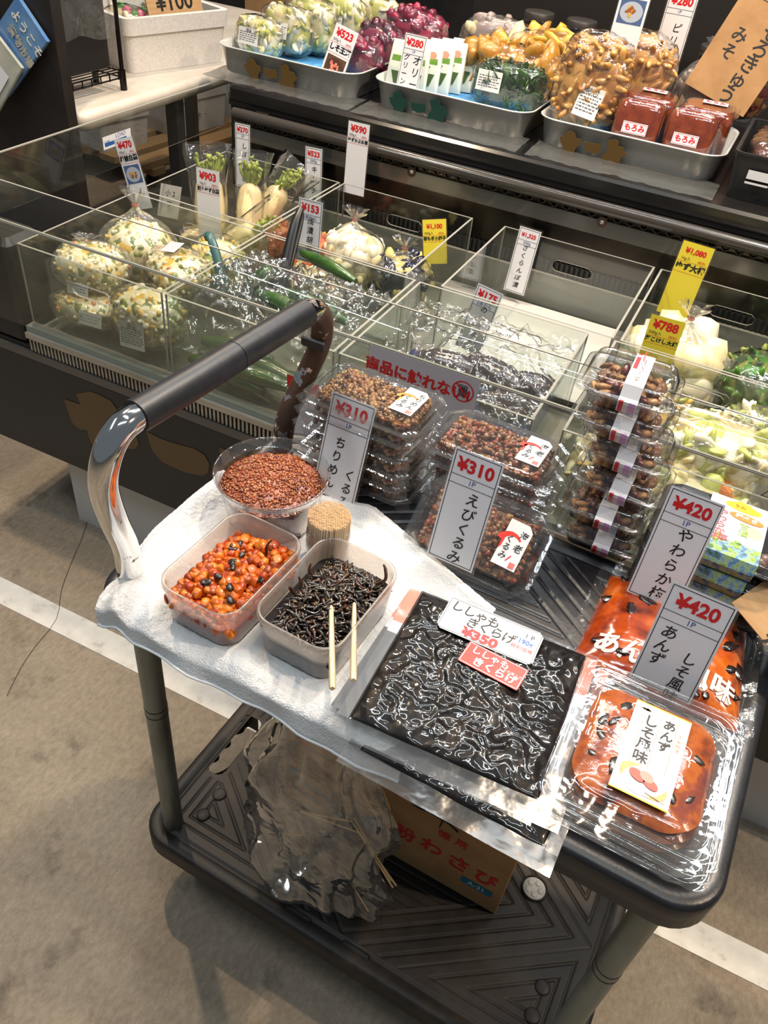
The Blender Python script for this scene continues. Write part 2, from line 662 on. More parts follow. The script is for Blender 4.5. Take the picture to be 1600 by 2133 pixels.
def chrome():
    m, nt, out = _nt('rust_spotted_chrome')
    b = nt.nodes.new('ShaderNodeBsdfPrincipled')
    nt.links.new(b.outputs[0], out.inputs[0])
    f = _noise(nt, 34, 6, 0.6)
    g = nt.nodes.new('ShaderNodeNewGeometry')
    tc = nt.nodes.new('ShaderNodeTexCoord')
    sp = nt.nodes.new('ShaderNodeSeparateXYZ')
    nt.links.new(tc.outputs['Object'], sp.inputs[0])
    mr = nt.nodes.new('ShaderNodeMapRange')       # the far leg is far more rusted than the near one
    mr.inputs[1].default_value = 0.30
    mr.inputs[2].default_value = 0.37
    mr.inputs[3].default_value = 0.0
    mr.inputs[4].default_value = 0.30
    nt.links.new(sp.outputs[1], mr.inputs[0])
    ad = nt.nodes.new('ShaderNodeMath')
    nt.links.new(f, ad.inputs[0])
    nt.links.new(mr.outputs[0], ad.inputs[1])
    cr = nt.nodes.new('ShaderNodeValToRGB')
    cr.color_ramp.elements[0].position = 0.66
    cr.color_ramp.elements[0].color = (0, 0, 0, 1)
    cr.color_ramp.elements[1].position = 0.69
    cr.color_ramp.elements[1].color = (1, 1, 1, 1)
    nt.links.new(ad.outputs[0], cr.inputs[0])
    mx = nt.nodes.new('ShaderNodeMix')
    mx.data_type = 'RGBA'
    mx.inputs[6].default_value = (0.80, 0.80, 0.80, 1)
    mx.inputs[7].default_value = (*rgb((74, 52, 40)), 1)
    nt.links.new(cr.outputs[0], mx.inputs[0])
    nt.links.new(mx.outputs[2], b.inputs['Base Color'])
    inv = nt.nodes.new('ShaderNodeMapRange')
    inv.inputs[3].default_value = 1.0
    inv.inputs[4].default_value = 0.15
    nt.links.new(cr.outputs[0], inv.inputs[0])
    nt.links.new(inv.outputs[0], b.inputs['Metallic'])
    rr = nt.nodes.new('ShaderNodeMapRange')
    rr.inputs[3].default_value = 0.09
    rr.inputs[4].default_value = 0.6
    nt.links.new(cr.outputs[0], rr.inputs[0])
    nt.links.new(rr.outputs[0], b.inputs['Roughness'])
    return m


def deck_height(u, v, L, Wd):
    """raised ribs separated by narrow grooves: nested triangles at the corners, chevrons between"""
    a, bb = min(u, L - u), min(v, Wd - v)
    A, B = L * 0.36, Wd * 0.5
    h = a / A + bb / B - 1
    if h < 0:
        t = min(a, bb, -h * 0.105)
        t = t + 0.004
    else:
        s = h * 0.105
        t = s + 0.004 if s < 0.062 else abs(v - Wd / 2) + 0.007
    k = (t % 0.0145) / 0.0145
    g = max(0.0, 1 - abs(k - 0.2) / 0.19)
    g = g * g * (3 - 2 * g)
    return -0.0021 * g


def deck(name, z, mt, hole, parent):
    b = MB()
    n = 8
    m = 0.030
    cx, cy = DL / 2, DW / 2
    secs = [(DL - 0.012, DW - 0.012, 0.042, z - 0.041, cx, cy), (DL, DW, 0.048, z - 0.038, cx, cy), (DL, DW, 0.048, z - 0.006, cx, cy),
            (DL - 0.003, DW - 0.003, 0.047, z - 0.002, cx, cy), (DL - 0.010, DW - 0.010, 0.043, z, cx, cy),
            (DL - 0.038, DW - 0.038, 0.031, z, cx, cy), (DL - 0.043, DW - 0.043, 0.029, z - 0.0035, cx, cy),
            (DL - 0.049, DW - 0.049, 0.027, z - 0.0035, cx, cy), (DL - 0.054, DW - 0.054, 0.024, z - 0.001, cx, cy),
            (DL - 2 * m, DW - 2 * m, 0.0004, z - 0.001, cx, cy)]
    b.loft(secs, 0, None, n, (not hole, False))
    L, Wd = DL - 2 * m, DW - 2 * m
    nu, nv = int(L / 0.0014), int(Wd / 0.0014)
    hx0, hx1, hy0, hy1 = 0.016, 0.056, 0.135, 0.255

    def inhole(u, v):
        x, y = m + u * L, m + v * Wd
        if not hole:
            return False
        for xa, xb in ((hx0, hx1),):
            wv = 0.004 * math.sin((y - hy0) * 2 * PI / 0.032)
            if xa + wv < x < xb and hy0 < y < hy1:
                c = 0.012
                dx, dy = max(0, max(xa + c - x, x - xb + c)), max(0, max(hy0 + c - y, y - hy1 + c))
                return dx * dx + dy * dy < c * c
        return False

    def fn(u, v):
        x, y = m + u * L, m + v * Wd
        edge = u < 1e-6 or v < 1e-6 or u > 1 - 1e-6 or v > 1 - 1e-6
        h = 0 if edge else deck_height(x - m, y - m, L, Wd)
        if hole and hx0 - 0.008 < x < hx1 + 0.008 and hy0 - 0.008 < y < hy1 + 0.008:
            h = 0
        return (x, y, z - 0.001 + h)
    b.grid(fn, nu, nv, 0, None, True, inhole if hole else None)
    o = b.obj(name, mt, parent)
    if hole:
        # inner wall of the hand grip
        w = MB()
        pts = []
        for i in range(80):
            a = 2 * PI * i / 80
            x = (hx0 + hx1) / 2 + (hx1 - hx0) / 2 * max(-1, min(1, 1.25 * math.cos(a)))
            y = (hy0 + hy1) / 2 + (hy1 - hy0) / 2 * max(-1, min(1, 1.05 * math.sin(a)))
            if x < (hx0 + hx1) / 2:
                x += 0.004 * math.sin((y - hy0) * 2 * PI / 0.032)
            pts.append((x, y))
        w.rings([[(x, y, z - 0.0012) for x, y in pts], [(x, y, z - 0.038) for x, y in pts]], 0, None, (False, False))
        w.obj('grip_hole_wall', mt, o)
    return o


cart = thing('platform_trolley', 'two-deck trolley with black plastic decks, chrome push handle and steel posts', 'trolley', (0, 0, 0))
up = deck('upper_deck', ZT, DECKU, False, cart)
lo = deck('lower_deck', ZB, DECK, True, cart)
# moulded discs and a pale round cap on the lower deck
for x, y in ((0.073, 0.110), (0.073, 0.070), (0.617, 0.110), (0.617, 0.070)):
    b = MB()
    b.lathe([(0.0001, 0.0015), (0.0085, 0.0015), (0.0105, 0.0005), (0.0105, -0.002)], 20, 0, Matrix.Translation((x, y, ZB)))
    b.obj('moulded_disc', DECK, lo)
b = MB()
mm = Matrix.Translation((0.559, 0.231, ZB))
b.lathe([(0.0001, 0.0012), (0.0165, 0.0012), (0.0175, 0.0), (0.0175, -0.002)], 28, 0, mm)
b.lathe([(0.0175, 0.003), (0.0195, 0.003), (0.0195, -0.002)], 28, 1, mm)
for k in range(5):
    a = 2 * PI * k / 5
    b.sphere((0.559 + 0.0095 * math.cos(a), 0.231 + 0.0095 * math.sin(a), ZB + 0.001), 0.0052, 0, 2, (1, 1, .35))
cap = b.obj('pale_cap', [mat('pale_grey_plastic', (178, 180, 178), 0.5), DECK], lo)
for x, y in ((0.277, 0.0205), (0.373, 0.0205)):
    b = MB()
    b.loft([(0.044, 0.009, 0.004, ZB + 0.0006, x, y), (0.040, 0.006, 0.003, ZB - 0.0015, x, y)], 0, None, 4, (False, True))
    b.obj('moulded_slot', BLACKP, lo)
IN = (0.042, 0.026)
for i, (x, y) in enumerate(((IN[0], IN[1] + .012), (DL - IN[0], IN[1] + .012), (IN[0], DW - IN[1]), (DL - IN[0], DW - IN[1]))):
    b = MB()
    b.lathe([(0.0145, ZB - 0.01), (0.0145, ZT - 0.036)], 20, 0, Matrix.Translation((x, y, 0)))
    for zz in (0.45, 0.463):
        b.lathe([(0.0147, zz), (0.0152, zz + 0.001), (0.0147, zz + 0.002)], 20, 1, Matrix.Translation((x, y, 0)))
    b.obj('leg', [STEEL, BLACKP], cart)
# chrome handle: sprung outward from the deck, black foam grip
hp = [(0.026, 0.045, 0.640), (0.026, 0.045, 0.690), (0.030, 0.041, 0.735), (0.040, 0.022, 0.795), (0.050, 0.008, 0.850), (0.058, 0.010, 0.888),
      (0.061, 0.026, 0.909), (0.063, 0.052, 0.914), (0.063, 0.120, 0.910), (0.063, 0.200, 0.906), (0.063, 0.290, 0.902), (0.063, 0.330, 0.900),
      (0.062, 0.358, 0.893), (0.059, 0.380, 0.868), (0.052, 0.388, 0.830), (0.040, 0.378, 0.785), (0.030, 0.352, 0.735), (0.026, 0.345, 0.690), (0.026, 0.345, 0.640)]
b = MB()
b.tube(hp, 0.0140, 22, 0, sub=8)
hd = b.obj('handle', chrome(), cart)
RUBBER = mat('black_foam_grip', (26, 28, 34), 0.42, cols=[(0.3, (22, 24, 29)), (0.7, (33, 35, 43))], nscale=30, bump=0.12, bscale=120)
b = MB()
b.tube([(0.062, 0.047, 0.9135), (0.063, 0.120, 0.910), (0.063, 0.196, 0.9065)], 0.0168, 22, 0, sub=6)
b.tube([(0.063, 0.197, 0.9065), (0.063, 0.290, 0.902), (0.063, 0.333, 0.900)], 0.0168, 22, 0, sub=6)
b.obj('grip', RUBBER, hd)
b = MB()
b.box(0.052, 0.372, 0.838, 0.034, 0.006, 0.014, 0, None, .002)
b.obj('clip', BLACKP, hd)
for x, y in ((0.09, 0.06), (0.60, 0.06), (0.09, 0.33), (0.60, 0.33)):
    b = MB()
    b.box(x, y, ZB - 0.044, 0.07, 0.05, 0.006, 1)
    for s in (-1, 1):
        b.box(x, y + s * 0.02, 0.075, 0.036, 0.004, 0.10, 1)
    mm = Matrix.Translation((x, y, 0.045)) @ Matrix.Rotation(PI / 2, 4, 'X')
    b.lathe([(0.008, -0.014), (0.040, -0.014), (0.045, -0.008), (0.045, 0.008), (0.040, 0.014), (0.008, 0.014)], 24, 0, mm)
    b.obj('caster', [BLACKP, STEEL], cart)

# ================================================================ refrigerated showcase
CASE = thing('refrigerated_showcase', 'black refrigerated display case with clear guard glass and gold crest marks', 'display case', K(0, 0), KR())
PBLK = mat('matt_black_panel', (32, 30, 29), 0.5, cols=[(0.3, (28, 26, 25)), (0.7, (38, 35, 33))], nscale=8, bump=0.04, bscale=60)
GOLD = mat('gold_brown_print', (98, 76, 44), 0.55)
ALU = mat('brushed_trim', (176, 172, 160), 0.35, 0.6, cols=[(0.3, (150, 146, 136)), (0.7, (196, 192, 182))], nscale=30, stretch=(.2, 1, 1))
GREYM = mat('grey_painted_metal', (196, 196, 194), 0.5)
INNER = mat('case_inner_grey', (140, 138, 130), 0.4, cols=[(0.3, (124, 122, 114)), (0.7, (152, 150, 142))], nscale=6)
XR = 1.75
b = MB()
b.box(XR / 2 - 0.08, 0.30, 0.345, XR + 0.15, 0.66, 0.275, 0, None)          # body
b.box(XR / 2 - 0.08, -0.031, 0.3345, XR + 0.15, 0.012, 0.245, 0)            # front panel
b.box(XR / 2 - 0.08, -0.026, 0.464, XR + 0.15, 0.022, 0.018, 1)             # grey ledge under the vent
b.obj('front_panel', [PBLK, mat('ledge_grey', (104, 100, 94), 0.45, 0.4)], CASE)
b = MB()
cr1 = [(0.069, 0.3879), (0.1127, 0.3914), (0.1043, 0.414), (0.1432, 0.4339), (0.1685, 0.4349), (0.1942, 0.4306), (0.2065, 0.4156), (0.2131, 0.4011),
       (0.236, 0.384), (0.2491, 0.3631), (0.2517, 0.3494), (0.2391, 0.3322), (0.2203, 0.3259), (0.2044, 0.2993), (0.1800, 0.287), (0.1592, 0.2865),
       (0.1345, 0.2888), (0.1211, 0.3019), (0.1169, 0.3309), (0.0969, 0.3245), (0.08, 0.3344), (0.075, 0.3565)]
cr2 = [(0.2746, 0.3898), (0.31, 0.386), (0.3468, 0.3888), (0.3864, 0.395), (0.4103, 0.3898), (0.4213, 0.3716), (0.4176, 0.3494), (0.402, 0.3347),
       (0.3614, 0.325), (0.3058, 0.3276), (0.2826, 0.3494)]
cr3 = [(0.4453, 0.4218), (0.4733, 0.4237), (0.515, 0.428), (0.525, 0.402), (0.56, 0.398), (0.58, 0.36), (0.565, 0.31), (0.53, 0.285), (0.48, 0.29), (0.46, 0.33), (0.475, 0.37), (0.45, 0.39)]
mm = Matrix.Translation((0, -0.0378, 0)) @ Matrix.Rotation(PI / 2, 4, 'X')
for c in (cr1, cr2, cr3):
    b.poly(c, 0, mm, 0.0004)
b.obj('crest_print', GOLD, CASE)
b = MB()
b.box(XR / 2 + 0.0, 0.30, 0.103, XR, 0.60, 0.206)
b.obj('plinth', GREYM, CASE)
b = MB()
b.box(-0.083, 0.015, 0.585, 0.146, 0.09, 0.215, 0, None, 0.012)
b.box(-0.083, 0.36, 0.51, 0.146, 0.62, 0.07, 0, None, 0.008)
b.obj('end_cap', PBLK, CASE)
# vent grille with slats, light rail above it
b = MB()
b.box(XR / 2, -0.020, 0.4865, XR, 0.016, 0.027, 0)
for k in range(int(XR / 0.0088)):
    b.box(0.004 + k * 0.0088, -0.0305, 0.4885, 0.0042, 0.007, 0.024, 1)
b.obj('vent_grille', [BLACKP, ALU], CASE)
b = MB()
b.box(XR / 2, -0.029, 0.5115, XR, 0.020, 0.012, 0)
b.box(XR / 2, -0.026, 0.5235, XR, 0.014, 0.012, 1)
b.box(XR / 2, -0.018, 0.515, XR, 0.012, 0.030, 0)
b.obj('front_rail', [ALU, mat('rail_green_grey', (150, 158, 150), 0.35, 0.3)], CASE)
b = MB()
b.box(XR / 2, 0.33, 0.497, XR, 0.70, 0.030)
b.box(XR / 2, 0.684, 0.558, XR, 0.012, 0.09)
b.obj('inner_liner', INNER, CASE)
b = MB()
MIRROR = mat('dark_reflective_back', (58, 52, 48), 0.22, 0.85, cols=[(0.3, (44, 38, 35)), (0.7, (82, 74, 66))], nscale=5)
b.box(XR / 2, 0.705, 0.68, XR, 0.02, 0.16, 0)
for k in range(150):
    b.box(0.01 + k * 0.0115, 0.691, 0.619, 0.006, 0.010, 0.026, 1)
b.box(XR / 2, 0.693, 0.618, XR, 0.004, 0.028, 2)
b.obj('back_wall', [MIRROR, BLACKP, mat('dark_gap', (16, 16, 16), 0.6)], CASE)
b = MB()
b.box(XR / 2, 0.6885, 0.728, XR, 0.003, 0.032, 0)
b.box(0.40, 0.6875, 0.728, 0.002, 0.003, 0.032, 0)
strip = b.obj('deflector_strip', film('grey_strip', (200, 196, 188), haze=0.45, rough=0.15, boost=1.5, hcol=(150, 146, 138)), CASE)
for x in (0.47, 0.908, 1.35):
    b = MB()
    b.lathe([(0.0001, 0.004), (0.003, 0.004), (0.0042, 0.002), (0.0055, 0)], 14, 0,
            Matrix.Translation((x, 0.6868, 0.741)) @ Matrix.Rotation(PI / 2, 4, 'X'))
    b.lathe([(0.0055, 0.0005), (0.011, 0.0)], 14, 1, Matrix.Translation((x, 0.6868, 0.741)) @ Matrix.Rotation(PI / 2, 4, 'X'))
    b.obj('screw', [ALU, mat('rust_stain', (70, 44, 26), 0.7)], strip)
# honeycomb air duct under the counter
b = MB()
b.tube([(0.0, 0.688, 0.768), (XR, 0.688, 0.768)], 0.013, 14, 0)
b.box(XR / 2, 0.712, 0.757, XR, 0.03, 0.026, 1)
for k in range(62):
    b.lathe([(0.0095, 0), (0.0095, 0.004), (0.0075, 0.005)], 8, 0, Matrix.Translation((0.03 + k * 0.0275, 0.692, 0.7545)) @ Matrix.Rotation(PI / 2, 4, 'X'))
b.obj('air_duct', [mat('smoked_tube', (70, 66, 62), 0.15, 0.3), BLACKP], CASE)
# guard glass: straight pane, folded lip, side pane
b = MB()
b.box(XR / 2 - 0.06, -0.032, 0.631, XR + 0.12, 0.004, 0.206, 0)
b.box(XR / 2 - 0.06, -0.0338, 0.734, XR + 0.12, 0.0006, 0.0022, 1)
pts = [(-0.032, 0.734), (-0.028, 0.752), (-0.018, 0.768), (-0.002, 0.778), (0.016, 0.783)]
rr0 = [(-0.125, y, z) for y, z in pts]
rr1 = [(XR, y, z) for y, z in pts]
b.rings([rr0, rr1], 0, None, (False, False), True, False)
b.box(XR / 2 - 0.06, 0.0175, 0.7832, XR + 0.12, 0.003, 0.0014, 1)
b.box(XR / 2 - 0.06, -0.029, 0.7345, XR + 0.12, 0.004, 0.0018, 1)
gl = b.obj('guard_glass', [ACRY, ACEDGE], CASE)
b = MB()
b.box(-0.112, 0.42, 0.745, 0.004, 0.82, 0.105, 0)
b.box(-0.112, 0.42, 0.7985, 0.0045, 0.82, 0.002, 1)
b.tube([(-0.112, 0.83, 0.7985), (-0.112, 0.838, 0.795), (-0.112, 0.841, 0.78), (-0.112, 0.841, 0.73)], 0.0022, 6, 1)
b.obj('side_glass', [ACRY, ACEDGE], CASE)
# energy sticker on the side glass
b = MB()
mm = Matrix.Rotation(PI / 2, 4, 'Z') @ Matrix.Rotation(PI / 2, 4, 'X')
s = MB()
rect(s, -0.045, -0.013, 0.045, 0.013, 0, 0)
rect(s, -0.040, -0.008, 0.030, 0.000, 1, 0.0002)
s.poly([(-0.034, -0.009), (-0.022, 0.004), (-0.046, 0.004)], 1)
letters(s, 'LOAD', 0.012, 0.007, 0.012, 1, 0.0002)
so = s.obj('load_sticker', [WHITE, mat('sticker_blue', (38, 92, 160), 0.5)], CASE, (-0.106, 0.40, 0.752), (PI / 2, 0, PI / 2))

# hands-off notices hanging on the outside of the guard glass
def notice(loc, w, h, label, txt):
    t = thing('acrylic_notice', label, 'notice', loc, KR())
    p = MB()
    p.box(0, 0, h / 2, w, 0.0024, h, 0)
    p.obj('holder', ACRY, t)
    q = MB()
    rect(q, -w / 2 + 0.003, 0.003, w / 2 - 0.003, h - 0.003, 0, 0.0)
    if txt:
        letters(q, txt, -0.008, h - 0.036, 0.024, 1, 0.0003, 0, 0.04)
        for k in range(28):
            a0, a1 = 2 * PI * k / 28, 2 * PI * (k + 1) / 28
            cx, cy = w / 2 - 0.026, h - 0.030
            q.add([(cx + r_ * math.cos(a), cy + r_ * math.sin(a), 0.0004) for r_, a in ((0.0155, a0), (0.0175, a0), (0.0175, a1), (0.0155, a1))],
                  [(0, 1, 2, 3)], 1)
        disc(q, cx, cy - 0.001, 0.007, 0.008, 2, 0.0003)
        for k in range(4):
            rect(q, cx - 0.0065 + k * 0.0035, cy, cx - 0.0040 + k * 0.0035, cy + 0.011, 2, 0.0003)
        q.add([(cx - 0.012, cy + 0.010, 0.0006), (cx - 0.010, cy + 0.012, 0.0006), (cx + 0.012, cy - 0.010, 0.0006), (cx + 0.010, cy - 0.012, 0.0006)],
              [(0, 3, 2, 1)], 1)
    else:
        rect(q, -w / 2 + 0.003, h - 0.026, w / 2 - 0.003, h - 0.003, 1, 0.0003)
    q.obj('printed_sheet', [mat('notice_paper', (196, 190, 200), 0.5), REDINK, mat('notice_grey', (90, 86, 96), .5)], t, (0, -0.0016, 0), (PI / 2, 0, 0))
    return t


notice(K(0.826, -0.040, 0.635), 0.185, 0.108, 'pale acrylic notice with red lettering and a no-touching hand symbol', '商品に触れない!')
notice(K(0.630, -0.046, 0.515), 0.075, 0.128, 'white acrylic notice with a red header band behind the left walnut stack', None)

# counter on top of the back of the showcase
b = MB()
b.box(XR / 2 - 0.02, 1.10, 0.797, XR + 0.04, 0.75, 0.036, 0, None, 0.006)
b.box(XR / 2 - 0.02, 0.737, 0.785, XR + 0.04, 0.020, 0.026, 0)
b.box(-0.02, 0.76, 0.40, 0.04, 0.05, 0.80, 0)
b.box(XR / 2, 1.1, 0.39, XR - 0.1, 0.68, 0.76, 0)
CTR = b.obj('display_counter', mat('black_gloss_counter', (26, 25, 25), 0.2, cols=[(0.3, (20, 19, 19)), (0.7, (34, 33, 33))], nscale=8), None, K(0, 0), KR())
tag(CTR, 'glossy black counter holding the aluminium trays behind the showcase', 'counter')

# ================================================================ goods on the trolley
ZD = ZT - 0.001


# ---------------------------------------------------------------- towel
def towel():
    rnd = random.Random(5)
    TW = mat('white_terry', (225, 226, 227), 0.95, spec=0.1, bump=0.7, bscale=520, bdet=3, dist=0.003, cols=[(0.3, (216, 218, 220)), (0.7, (232, 233, 234))], nscale=40)
    x0, x1, ya, yb = 0.000, 0.394, -0.024, 0.275
    nu, nv = 210, 180

    def fn(u, v):
        xs = x0 + .002 + .032 * max(0, 1 - v * 1.9) ** 1.3
        s = xs + (x1 - xs) * u
        # the back edge runs slantwise, the right end is turned under the vacuum packs
        back = 0.245 + 0.055 * min(1, max(0, (u - 0.05) / 0.42)) - 0.075 * max(0, (u - 0.5) / 0.5)
        t = ya + (back - ya) * v
        n1 = noise.noise(Vector((s * 14, t * 14, 1.3)))
        n2 = noise.noise(Vector((s * 45, t * 45, 7.7)))
        n3 = noise.noise(Vector((s * 260, t * 260, 3.1)))
        z = ZT + 0.0045 + 0.0022 * n1 + 0.0012 * n2 + 0.0009 * n3
        # flat under the containers
        x, y = s, t
        # ruck at the front left corner
        d = math.hypot(s - 0.052, (t + 0.0) * 1.25)
        z += 0.014 * math.exp(-(d / 0.040) ** 2) * (0.6 + 0.5 * math.sin(s * 150 + t * 55))
        z += 0.015 * math.exp(-((s - xs - 0.014) / 0.014) ** 2) * min(1, max(0, (t - 0.03) / .05)) * (0.8 + .3 * n1)
        # a fold parallel to the back edge
        z += 0.006 * math.exp(-((t - back + 0.012) / 0.007) ** 2)
        # soft billows towards the front edge
        z += 0.0035 * math.exp(-((t - 0.012) / 0.016) ** 2) * (1 + math.sin(s * 38 + 2.2 * n1 + .6))
        # over the front edge
        edge = 0.004 + 0.010 * u
        if t < edge:
            o = edge - t
            k = min(o, 0.012)
            y = edge - k
            drop = max(0, o - 0.010)
            z -= 0.35 * k
            wob = 0.002 * math.sin(s * 40 + 1.5) + 0.0015 * math.sin(s * 93)
            y -= 0.005 + (0.004 + wob) * min(1, drop / 0.02)
            z -= drop * (0.95 + 0.10 * math.sin(s * 19 + 1))
        # over the left edge a little
        if s < 0.006:
            z += (0.006 - s) * .5
        x += 0.0012 * n3
        return (x, y, z)
    b = MB()
    b.grid(fn, nu, nv, 0, None, True)
    # under layer, gives the cloth its thickness
    b.grid(lambda u, v: (lambda p: (p[0], p[1] + (0.0035 if p[1] < 0 else 0), p[2] - 0.0032))(fn(u, v)), nu // 2, nv // 2, 0, None, True)
    o = b.obj('towel', TW)
    tag(o, 'white terry towel spread under the open sample tubs and over the trolley edge', 'towel')
    # woven hem and a turned-back corner
    h = MB()
    pts = [fn(i / 60, 0.006) for i in range(61)]
    h.tube([(p[0], p[1] - 0.0005, p[2] - 0.0005) for p in pts], 0.0015, 8, 0)
    h.obj('hem', mat('towel_hem', (224, 225, 227), 0.9, spec=.1), o)
    return o


towel()
ZW = ZT + 0.0065                       # top of the towel


# ---------------------------------------------------------------- open sample tubs
FROST = film('frosted_tub_plastic', tint=(250, 246, 242), haze=0.22, rough=0.22, boost=1.2, hcol=(232, 226, 220))


def tub(name, label, x, y, w, d, h, rz=0.0):
    t = thing(name, label, 'tub', (x, y, ZW), (0, 0, rz))
    b = MB()
    r = 0.018
    b.loft([(w * .86, d * .88, r, 0.0), (w * .89, d * .91, r + .002, 0.004), (w * .955, d * .965, r + .003, h - 0.010), (w * .96, d * .97, r + .004, h - 0.009),
            (w - 0.002, d - 0.002, r + .005, h - 0.0085), (w, d, r + .006, h - 0.006), (w - 0.001, d - 0.001, r + .006, h - 0.001), (w - 0.004, d - 0.004, r + .005, h),
            (w - 0.007, d - 0.007, r + .004, h - 0.001), (w * .93, d * .945, r + .003, h - 0.007), (w * .87, d * .885, r, 0.002)], 0, None, 8, (True, True))
    b.obj('tub_body', FROST, t)
    return t


def heap_z(u, v, h0, h1):
    """smooth mound over the unit square"""
    return h0 + (h1 - h0) * max(0, (1 - (2 * u - 1) ** 4)) * max(0, (1 - (2 * v - 1) ** 4)) ** 0.8


# diced apricot
rnd = random.Random(11)
APR = [mat('apricot_flesh_%s' % n, c, 0.30, sss=0.2, coat=0.3, cols=[(0.3, c), (0.7, c2)], nscale=70, bump=0.3, bscale=160)
       for n, c, c2 in (('orange', (192, 78, 12), (210, 102, 20)), ('deep', (156, 50, 14), (182, 72, 18)), ('amber', (202, 100, 16), (220, 128, 32)), ('dull', (148, 66, 34), (170, 86, 48)))]
SHISO = mat('dark_shiso', (34, 22, 22), 0.3, coat=0.5, bump=0.5, bscale=150)
t = tub('sample_tub', 'clear plastic tub of diced orange apricot pickle with dark shiso bits', 0.1425, 0.0795, 0.098, 0.142, 0.056, R(-1))
b = MB()
b.loft([(0.082, 0.122, .018, 0.003), (0.0895, 0.1325, .021, 0.027)], 5, None, 6)
for i in range(620):
    u, v = rnd.random(), rnd.random()
    x, y = (u - .5) * 0.082, (v - .5) * 0.126
    g = 0.026 + 0.017 * max(0, 1 - ((x + 0.004) / 0.043) ** 2) * max(0.0, 1 - ((y + 0.004) / 0.066) ** 2) + 0.012 * math.exp(-((x - 0.012) ** 2 + (y - 0.052) ** 2) / 0.0006)
    z = g * rnd.uniform(0.72, 1.0)
    sz = rnd.uniform(0.0036, 0.0062)
    m = Matrix.Translation((x, y, z)) @ Euler((rnd.uniform(0, 6), rnd.uniform(0, 6), rnd.uniform(0, 6))).to_matrix().to_4x4() @ Matrix.Diagonal((1, rnd.uniform(.6, 1), rnd.uniform(.6, 1), 1))
    b.loft([(sz * 1.5, sz * 1.5, sz * .4, -sz), (sz * 2, sz * 2, sz * .6, -sz * .6), (sz * 2, sz * 1.9, sz * .6, sz * .6), (sz * 1.4, sz * 1.4, sz * .4, sz)],
           rnd.choice((0, 0, 0, 1, 1, 2, 2, 3)), m, 2)
for i in range(15):
    x, y = rnd.uniform(-.032, .032), rnd.uniform(-.052, .052)
    g = 0.030 + 0.017 * max(0, 1 - (x / 0.043) ** 2) * max(0.0, 1 - (y / 0.066) ** 2)
    b.sphere((x, y, g), 0.0045, 4, 2, (1.2, rnd.uniform(.5, 1), .35), Euler((rnd.uniform(-.5, .5), rnd.uniform(-.5, .5), rnd.uniform(0, 6))), .2, rnd)
b.tube([(0.014, 0.040, 0.040), (0.012, 0.043, 0.050), (0.016, 0.046, 0.058)], [0.0018, 0.0014, 0.0008], 6, 4)
b.obj('diced_apricot', APR + [SHISO, mat('apricot_juice', (176, 58, 16), .6, spec=.2)], t)['kind'] = 'stuff'

# black kelp / hijiki strips
HIJ = [mat('hijiki_black', (30, 22, 18), 0.22, coat=0.7, bump=0.3, bscale=200, cols=[(0.35, (20, 15, 13)), (0.7, (56, 42, 30))], nscale=60),
       mat('hijiki_brown', (66, 38, 24), 0.25, coat=0.6, bump=0.3, bscale=200), mat('bonito_fleck', (118, 96, 60), 0.6), mat('seaweed_juice', (34, 30, 30), .7, spec=.15)]
t = tub('sample_tub', 'clear plastic tub of glossy black seaweed strips with wooden chopsticks in it', 0.2480, 0.1000, 0.100, 0.146, 0.056, R(-1))
b = MB()
b.loft([(0.083, 0.124, .018, 0.003), (0.0915, 0.1365, .021, 0.028)], 3, None, 6)
for i in range(820):
    u, v = rnd.random(), rnd.random()
    x, y = (u - .5) * 0.080, (v - .5) * 0.124
    g = 0.025 + 0.030 * max(0, 1 - ((x - 0.002) / 0.044) ** 2) * max(0.0, 1 - ((y - 0.006) / 0.068) ** 2)
    z = g * rnd.uniform(0.82, 1.0)
    a = rnd.uniform(0, 2 * PI)
    L = rnd.uniform(0.006, 0.014)
    p = Vector((x, y, z))
    dr = Vector((math.cos(a), math.sin(a), rnd.uniform(-.35, .35)))
    dr2 = Vector((math.cos(a + rnd.uniform(-1.4, 1.4)), math.sin(a + rnd.uniform(-1.4, 1.4)), rnd.uniform(-.6, .4)))
    q = [p - dr * L * .6, p, p + dr2 * L * .7]
    q = [Vector((max(-.043, min(.043, c.x)), max(-.065, min(.065, c.y)), max(.01, c.z))) for c in q]
    b.tube(q, [0.0010, rnd.uniform(0.0018, 0.0031), 0.0008], 5, 1 if rnd.random() < .12 else 0, None, (True, True), 2, rnd.uniform(.4, .9))
for p in ([(-.030, .020, .038), (-.036, .018, .046), (-.037, .022, .054)], [(.030, .048, .040), (.038, .052, .048), (.034, .058, .056), (.030, .060, .060)],
          [(-.034, -.010, .036), (-.040, -.012, .044), (-.038, -.016, .049)], [(-.036, .004, .036), (-.041, .006, .045)]):
    b.tube(p, [0.0020] * (len(p) - 1) + [0.001], 6, 1, sub=4)
for i in range(110):
    x, y = rnd.uniform(-.036, .036), rnd.uniform(-.056, .056)
    g = 0.027 + 0.030 * max(0, 1 - ((x - 0.002) / 0.044) ** 2) * max(0.0, 1 - ((y - 0.006) / 0.068) ** 2)
    b.sphere((x, y, g), rnd.uniform(.0006, .0011), 2, 1, (1, 1.4, .5))
b.obj('seaweed_strips', HIJ, t)['kind'] = 'stuff'
WOOD = mat('pale_wood', (230, 206, 164), 0.6, cols=[(0.3, (220, 194, 150)), (0.7, (238, 220, 184))], nscale=40, stretch=(1, 1, 8), bump=0.1, bscale=200)
